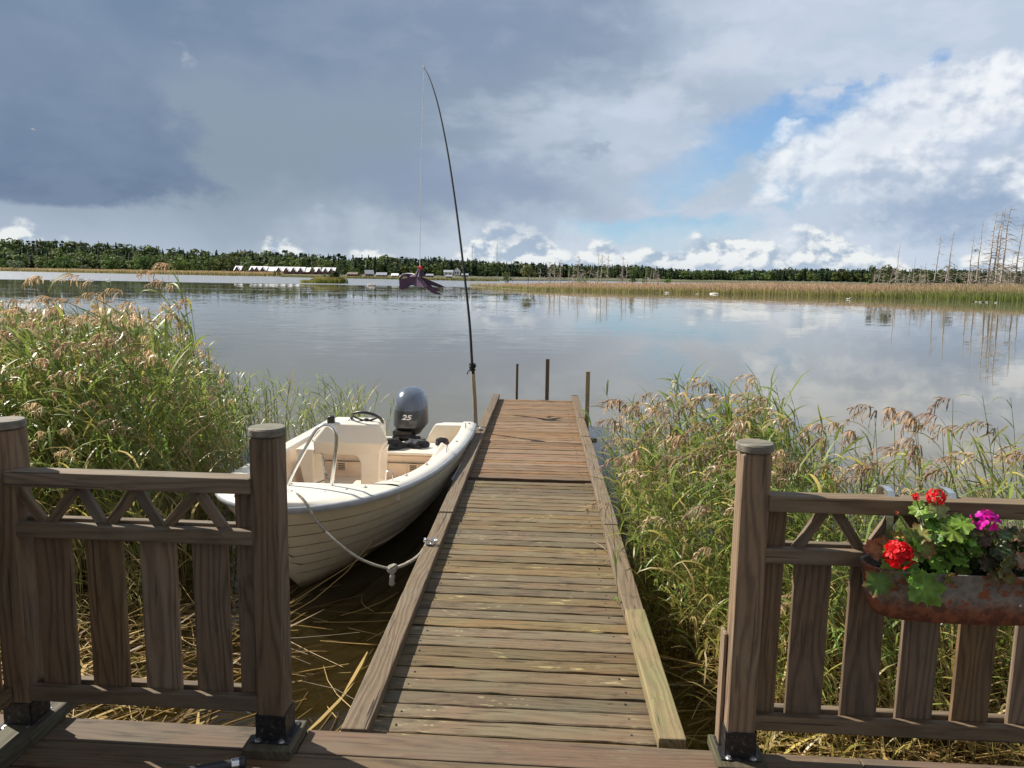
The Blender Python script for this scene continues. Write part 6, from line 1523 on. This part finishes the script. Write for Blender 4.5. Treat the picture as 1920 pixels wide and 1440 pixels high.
# ------------------------------------------------------------------ near reeds
STRAW = np.array([.48, .37, .165])
def strip(P, side, w):
    """ribbon through the points P with half widths w"""
    P = np.array(P); m = len(P); v = np.empty((2 * m, 3)); v[0::2] = P - side * np.array(w)[:, None]; v[1::2] = P + side * np.array(w)[:, None]
    q = np.array([[2 * i, 2 * i + 1, 2 * i + 3, 2 * i + 2] for i in range(m - 1)]); return v, q
def join(parts):
    if not parts: return np.zeros((0, 3)), np.zeros((0, 4), int), np.zeros((0, 3))
    V_, Q_, C_, n = [], [], [], 0
    for v, q, c in parts: V_.append(v); Q_.append(q + n); C_.append(np.tile(c, (len(v), 1)) if np.ndim(c) == 1 else c); n += len(v)
    return np.concatenate(V_), np.concatenate(Q_), np.concatenate(C_)
def reed_template(seed, h=1.9, plume=True, nleaf=11, lean=.16, yellow=.2, wind=math.pi, lw=1.0, low=.28, ll=1.0):
    r = np.random.default_rng(seed); m = 8; ts = np.linspace(0, 1, m)
    by = r.normal(0, .05); bx = -abs(r.normal(lean, lean * .5))
    c = np.stack([bx * h * ts ** 2.3, by * h * ts ** 2, h * (ts - .10 * abs(bx) * ts ** 3)], 1)
    # stem: three sided
    rad = np.linspace(.0046, .0018, m); parts = []; vs = []
    for i in range(m):
        for k in range(3): q = k * 2.094; vs.append(c[i] + [math.cos(q) * rad[i], math.sin(q) * rad[i], 0])
    q = np.array([[i * 3 + k, i * 3 + (k + 1) % 3, (i + 1) * 3 + (k + 1) % 3, (i + 1) * 3 + k] for i in range(m - 1) for k in range(3)])
    gs = np.clip(ts * 1.5 - .35 - r.uniform(-.2, .3), 0, 1)[:, None]
    cs = STRAW * .9 * (1 - gs) + np.array([.15, .20, .06]) * gs
    stem = (np.array(vs), q, np.repeat(cs, 3, 0))
    lv = []
    for j in range(nleaf):
        t = low + (0.97 - low) * (j + r.uniform(0, .8)) / nleaf; p = np.array([np.interp(t, ts, c[:, d]) for d in range(3)])
        az = wind + r.normal(0, .95) + (math.pi if r.random() < .16 else 0); el = r.uniform(.75, 1.25); L = ll * r.uniform(.26, .52) * (1.0 if t < .9 else .7); drop = r.uniform(.5, 1.9)
        sd = np.array([-math.sin(az), math.cos(az), r.normal(0, .35)]); sd /= np.linalg.norm(sd)
        pts = [p]; n = 6
        for i in range(n):
            e = el - drop * ((i + .5) / n) ** 1.3; a2 = az + .25 * r.normal() * i / n
            p = p + np.array([math.cos(a2) * math.cos(e), math.sin(a2) * math.cos(e), math.sin(e)]) * L / n; pts.append(p)
        w0 = r.uniform(.0062, .0115) * lw
        v, qq = strip(pts, sd, [w0 * x for x in (.45, .9, 1, .95, .75, .45, .04)])
        u = r.random(); g = r.uniform(.75, 1.3)
        if u < yellow * (1.4 - t): cl = np.array([.40, .34, .09]) * g
        elif u < yellow * 1.9 * (1.3 - t): cl = STRAW * g * .95
        else: cl = (np.array([.165, .26, .052]) + np.array([.10, .035, .01]) * r.random()) * g
        cc = np.tile(cl, (len(v), 1)); 
        if r.random() < .35: cc[-4:] = cc[-4:] * .4 + np.array([.30, .22, .09]) * .6
        lv.append((v, qq, cc))
    pl = []
    if plume:
        p = c[-1].copy(); az = wind + r.normal(0, .35); e = r.uniform(.7, 1.2); ax_ = [p]
        Lp = r.uniform(.19, .29)
        for i in range(6):
            e -= r.uniform(.22, .42); p = p + np.array([math.cos(az) * math.cos(e), math.sin(az) * math.cos(e), math.sin(e)]) * Lp / 6; ax_.append(p)
        ax_ = np.array(ax_); base = np.array([.44, .325, .19]) * r.uniform(.75, 1.25) + np.array([.03, .0, .01]) * r.random()
        v, qq = strip(ax_, np.array([-math.sin(az), math.cos(az), 0]), [.0018] * 7); pl.append((v, qq, base))
        for k in range(30):
            f = r.uniform(.02, 1) ; p0 = np.array([np.interp(f * 6, range(7), ax_[:, d]) for d in range(3)])
            a2 = az + r.normal(0, .55); e2 = r.uniform(-.5, .6); l = r.uniform(.06, .13) * (1.15 - .6 * f); pts = [p0]
            for i in range(4):
                e2 -= r.uniform(.25, .5); pts.append(pts[-1] + np.array([math.cos(a2) * math.cos(e2), math.sin(a2) * math.cos(e2), math.sin(e2)]) * l / 4)
            sd = np.array([-math.sin(a2), math.cos(a2), r.normal(0, .9)]); sd /= np.linalg.norm(sd); w = r.uniform(.0030, .0058)
            v, qq = strip(pts, sd, [w * .3, w * 1.1, w * .75, w * 1.15, w * .2]); pl.append((v, qq, base * r.uniform(.65, 1.45)))
    return dict(stem=stem, leaf=join(lv), plume=join(pl), tip=(c[-1] if not plume else ax_[3]), h=h)
def place(tpls, spots, name, label, seed, hero=False):
    """one mesh of many reeds: every spot = (x, y, height scale, turn, template)"""
    r = np.random.default_rng(seed); V_, Q_, C_, n = [], [], [], 0
    for (x, y, hs, rot, ti, kinds) in spots:
        T = tpls[ti]; c, s = math.cos(rot), math.sin(rot); lum = r.uniform(.8, 1.2)
        for kd in kinds:
            v, q, cc = T[kd]
            if not len(v): continue
            w = np.stack([(v[:, 0] * c - v[:, 1] * s) * hs + x, (v[:, 0] * s + v[:, 1] * c) * hs + y, v[:, 2] * hs + WZ - .12], 1)
            V_.append(w); Q_.append(q + n); C_.append(cc * lum); n += len(w)
    o = np_mesh(name, np.concatenate(V_), np.concatenate(Q_), [], np.concatenate(C_), M['reed'], smooth=False)
    return tag(o, label, 'reeds', kind='stuff')
TG = [reed_template(300 + i, 1.9, plume=(i % 3 < 1), nleaf=12, lean=.10, yellow=.20, lw=1.2, ll=1.12) for i in range(20)]           # tall green stand on the left
TR = [reed_template(400 + i, 1.5, plume=(i % 10 < 2), nleaf=10, lean=.20, yellow=.17, lw=1.0, low=.2) for i in range(20)]  # windblown stand on the right
TS = [reed_template(500 + i, 1.0, plume=False, nleaf=7, lean=.18, yellow=.12, lw=.7, low=.3) for i in range(8)]      # thin young shoots
TD = [reed_template(600 + i, 1.1, plume=False, nleaf=3, lean=.25, yellow=.95, low=.25) for i in range(10)]          # dead straw stems
ALLK = ('stem', 'leaf', 'plume')
def reeds_left():
    r = np.random.default_rng(31); sp = []; dead = []
    while len(sp) < 1020:
        y = r.uniform(4.7, 9.2); x = r.uniform(-.74 * y - .6, -.33 * y)
        edge = -.410 * y + .16 * math.sin(y * 2.3)                      # right edge of the tall stand
        low = -.350 * y + .10 * math.sin(y * 3.1)
        if x > low or (y < 6 and x > -2.35): continue
        k = min(1, max(0, (low - x) / max(.2, low - edge + .35)))
        hs = (.46 + .44 * k) * r.uniform(.84, 1.08)
        if y < 5.5: hs *= .66 + .42 * max(0, (y - 4.7))
        if k < .5 and r.random() < .15: continue
        sp.append((x, y, hs, r.normal(0, .5), int(r.integers(0, 20)), ALLK))
    place(TG, sp, 'reed_bed', 'dense stand of tall green reeds with tan plumes on the left', 32)
    while len(dead) < 1250:
        y = r.uniform(3.3, 7.2); x = r.uniform(-.74 * y - .4, -1.55 - .28 * (y - 3.3) - .25 * r.random())
        if y < 4.3 and r.random() < .7: continue
        hs = r.uniform(.35, 1.0) * (1.05 if y > 4.6 else .5)
        dead.append((x, y, hs, r.uniform(-1.5, 1.5), int(r.integers(0, 10)), ('stem', 'leaf')))
    place(TD, dead, 'dead_reeds', 'dry straw-coloured dead reed stems in the water behind the left railing', 33)
    sh = []
    for cx, cy, sx, n, h in ((-3.05, 8.9, .22, 26, .98), (-2.75, 9.2, .2, 16, .85), (-2.15, 9.3, .16, 22, .86), (-1.85, 9.1, .16, 30, .84), (-2.3, 8.7, .2, 16, .8), (-2.95, 8.2, .18, 22, .95)):
        for _ in range(n): sh.append((r.normal(cx, sx), r.normal(cy, .25), h * r.uniform(.65, 1.1), r.normal(0, .8) + (math.pi if r.random() < .25 else 0), int(r.integers(0, 8)), ('stem', 'leaf')))
    place(TS, sh, 'young_reeds', 'loose clump of thin young green reeds behind the boat', 34)
def reeds_right():
    r = np.random.default_rng(41); sp = []
    while len(sp) < 390:                                                  # the thick clump by the dock
        y = r.uniform(3.0, 6.6); x = r.uniform(.72, 2.3)
        dkx = .66 + .038 * (y - 2.5)
        if x < dkx + .12 + .18 * max(0, 4.4 - y): continue
        if x > 1.55 + .22 * (y - 3) + .2 * r.random(): continue
        hs = (.66 + .24 * min(1, (y - 3) / 1.8)) * r.uniform(.74, 1.10)
        if x < 1.25: hs *= .86
        sp.append((x + .06, y, hs, r.normal(0, .55), int(r.integers(0, 20)), ALLK))
    for _ in range(120):                                                  # a fringe along the edge of the dock
        y = r.uniform(4.0, 7.3); sp.append((.66 + .038 * (y - 2.5) + r.uniform(.06, .5), y, r.uniform(.38, .66), r.normal(0, .9), int(r.integers(0, 20)), ('stem', 'leaf')))
    n0 = len(sp)
    while len(sp) < n0 + 330:                                             # lower, thinner growth behind the right railing
        y = r.uniform(3.2, 5.6); x = r.uniform(1.5, .74 * y + .8)
        hs = r.uniform(.52, .84) * (1 if y < 4.6 else .9)
        sp.append((x, y, hs, r.normal(0, .7), int(r.integers(0, 20)), ALLK if r.random() < .7 else ('stem', 'leaf')))
    place(TR, sp, 'reed_bed', 'windblown reeds with drooping tan plumes between the dock and the right railing', 42)
    dead = []
    while len(dead) < 480:
        y = r.uniform(2.75, 4.6); x = r.uniform(.95, .74 * y + .7)
        dead.append((x, y, r.uniform(.3, .75), r.uniform(-1.8, 1.8), int(r.integers(0, 10)), ('stem', 'leaf')))
    place(TD, dead, 'dead_reeds', 'dry yellow reed stems standing behind the right railing', 43)
reeds_left(); reeds_right()
# single reeds that stand out, each with its own plume
def hero_set(tpls, tips, label, group, seed, px_dark=False):
    r = np.random.default_rng(seed); lib = []
    for T in tpls:
        ms = {}
        for kd, nm, mt in (('stem', 'stem', 'reed'), ('leaf', 'foliage', 'reed'), ('plume', 'plume', 'plume')):
            v, q, c = T[kd]
            if len(v):
                if nm == 'plume' and px_dark: c = c * np.array([.70, .64, .66])
                o = np_mesh(nm, v, q, [], c, M[mt]); ms[nm] = o.data; bpy.data.objects.remove(o)
        lib.append(ms)
    for px, py, Y in tips:
        i = int(r.integers(0, len(tpls))); T = tpls[i]; p = at_y(px, py, Y); sc = (p.z - (WZ - .12)) / T['tip'][2]; sc = max(.3, sc); rot = r.normal(0, .25)
        c, s = math.cos(rot), math.sin(rot); tx, ty = T['tip'][0] * sc, T['tip'][1] * sc
        e = thing('reed', (p.x - (tx * c - ty * s), p.y - (tx * s + ty * c), WZ - .12), label, 'reed', group); e.scale = (sc, sc, sc); e.rotation_euler = (0, 0, rot)
        for nm, me in lib[i].items(): o = bpy.data.objects.new(nm, me); COL.objects.link(o); o.parent = e
HL = [reed_template(700 + i, 2.0, True, 9, .10, .15, low=.4) for i in range(6)]
HR = [reed_template(720 + i, 1.6, True, 6, .20, .15, lw=.85, low=.35) for i in range(6)]
hero_set(HL, [(140, 514, 6.0), (62, 517, 6.4), (165, 548, 5.8), (195, 562, 6.2), (35, 562, 5.6), (100, 577, 5.7), (207, 540, 6.3), (248, 566, 6.0), (283, 508, 7.0), (310, 494, 7.0), (300, 525, 6.8), (312, 588, 6.6), (338, 604, 6.9), (372, 640, 7.2), (388, 664, 7.3), (15, 580, 6.0), (152, 592, 5.5), (60, 604, 5.4), (120, 560, 6.2), (220, 590, 5.9), (345, 560, 7.1), (322, 572, 6.8), (88, 556, 6.0), (180, 580, 6.4)],
         'tall reed with a drooping tan plume rising above the left reed stand', 'plumed reeds on the left', 51)
hero_set(HR, [(1150, 748, 5.0), (1215, 738, 5.0), (1178, 765, 4.8), (1282, 764, 4.9), (1320, 717, 5.4), (1328, 742, 5.3), (1142, 786, 4.7), (1245, 794, 4.6), (1310, 792, 4.7), (1352, 806, 4.8), (1160, 820, 4.4), (1215, 815, 4.3), (1270, 820, 4.5), (1190, 850, 4.2), (1150, 858, 4.2), (1300, 850, 4.3), (1250, 860, 4.1), (1120, 940, 3.8), (1340, 840, 4.5), (1230, 770, 4.7)],
         'windblown reed with a drooping tan plume leaning over the right side of the dock', 'plumed reeds beside the dock', 52, True)
hero_set(HR, [(1520, 798, 4.6), (1533, 826, 4.4), (1612, 772, 4.8), (1618, 758, 4.9), (1590, 812, 4.5), (1665, 768, 4.8), (1688, 774, 4.7), (1702, 788, 4.6), (1762, 750, 4.9), (1738, 792, 4.6), (1780, 798, 4.5), (1690, 824, 4.4), (1652, 838, 4.2), (1715, 840, 4.3), (1772, 856, 4.1), (1482, 872, 3.9), (1548, 876, 3.9), (1600, 894, 3.8), (1450, 868, 4.0), (1905, 850, 4.0), (1730, 775, 4.7), (1640, 870, 3.9), (1760, 880, 3.8), (1838, 790, 4.7)],
         'slender reed with a purplish tan plume standing against the water above the right railing', 'plumed reeds behind the right railing', 53, True)
hero_set([reed_template(760 + i, 1.6, False, 9, .12, .05, lw=.8, low=.4, wind=2.6) for i in range(3)], [(1842, 742, 4.7), (1895, 745, 4.9), (1450, 800, 5.2), (1466, 820, 5.2), (1870, 800, 4.4)],
         'thin green reed without a plume standing against the water on the right', 'plumeless reeds on the right', 54)

# ------------------------------------------------------------------ floating and fallen straw
def straw(name, spots, label, seed):
    r = np.random.default_rng(seed); parts = []
    for (x, y, z, L, q, e, flat) in spots:
        d = np.array([math.cos(q) * math.cos(e), math.sin(q) * math.cos(e), math.sin(e)]); b = np.array([-math.sin(q), math.cos(q), 0]); m = 4
        bow = r.normal(0, .05) * L; P = np.array([[x, y, z]] * m) + np.outer(np.linspace(0, L, m), d) + np.outer([0, bow, bow, 0], b)
        w = .0095 if flat else .0031
        if flat:
            v, qq = strip(P, b, [w * .3, w, w * .9, w * .05])
        else:
            vs = []
            for i in range(m):
                for k in range(4): a = k * 1.571 + .4; vs.append(P[i] + b * math.cos(a) * w * (1 - .12 * i) + np.array([0, 0, 1]) * math.sin(a) * w * (1 - .12 * i))
            v = np.array(vs); qq = np.array([[i * 4 + k, i * 4 + (k + 1) % 4, (i + 1) * 4 + (k + 1) % 4, (i + 1) * 4 + k] for i in range(m - 1) for k in range(4)])
        c = np.array([.54, .39, .15]) * r.uniform(.6, 1.25) if r.random() < .62 else np.array([.20, .125, .05]) * r.uniform(.7, 1.2)
        parts.append((v, qq, c))
    v, q, c = join(parts); return tag(np_mesh(name, v, q, [], c, M['reed']), label, 'straw', kind='stuff')
r = np.random.default_rng(61); sp = []
while len(sp) < 620:
    y = r.uniform(2.75, 4.9); x = r.uniform(-3.2, -.55)
    if y > 3.9 and x > -1.5 and r.random() < .6: continue
    if x > -1.35 and r.random() < .25: continue
    under = r.random() < .4
    sp.append((x, y, WZ + (r.uniform(-.12, -.02) if under else r.uniform(.0, .02)), r.uniform(.12, .6), r.normal(.5, .9) + (math.pi if r.random() < .5 else 0), r.normal(0, .04), r.random() < .22 and y > 3.2))
straw('straw', sp, 'loose golden reed straw floating on the brown water between the left railing and the boat', 62)
sp = []
while len(sp) < 520:
    y = r.uniform(2.7, 4.4); x = r.uniform(-3.4, -1.35)
    sp.append((x, y, WZ + r.uniform(-.02, .10), r.uniform(.25, .8), r.uniform(0, 6.28), r.normal(.05, .18), r.random() < .2))
straw('straw', sp, 'tangled straw heap in the water seen through the left railing', 63)
sp = []
while len(sp) < 2200:
    y = r.uniform(2.55, 4.3); x = r.uniform(1.0, .74 * y + .9)
    if x < 1.5 and r.random() < .6: continue
    sp.append((x, y, WZ + r.uniform(-.01, .16), r.uniform(.3, 1.0), r.normal(.3, .6) + (math.pi if r.random() < .5 else 0), r.normal(.04, .14), r.random() < .25))
straw('straw', sp, 'thick mat of golden fallen reed straw behind the right railing', 64)
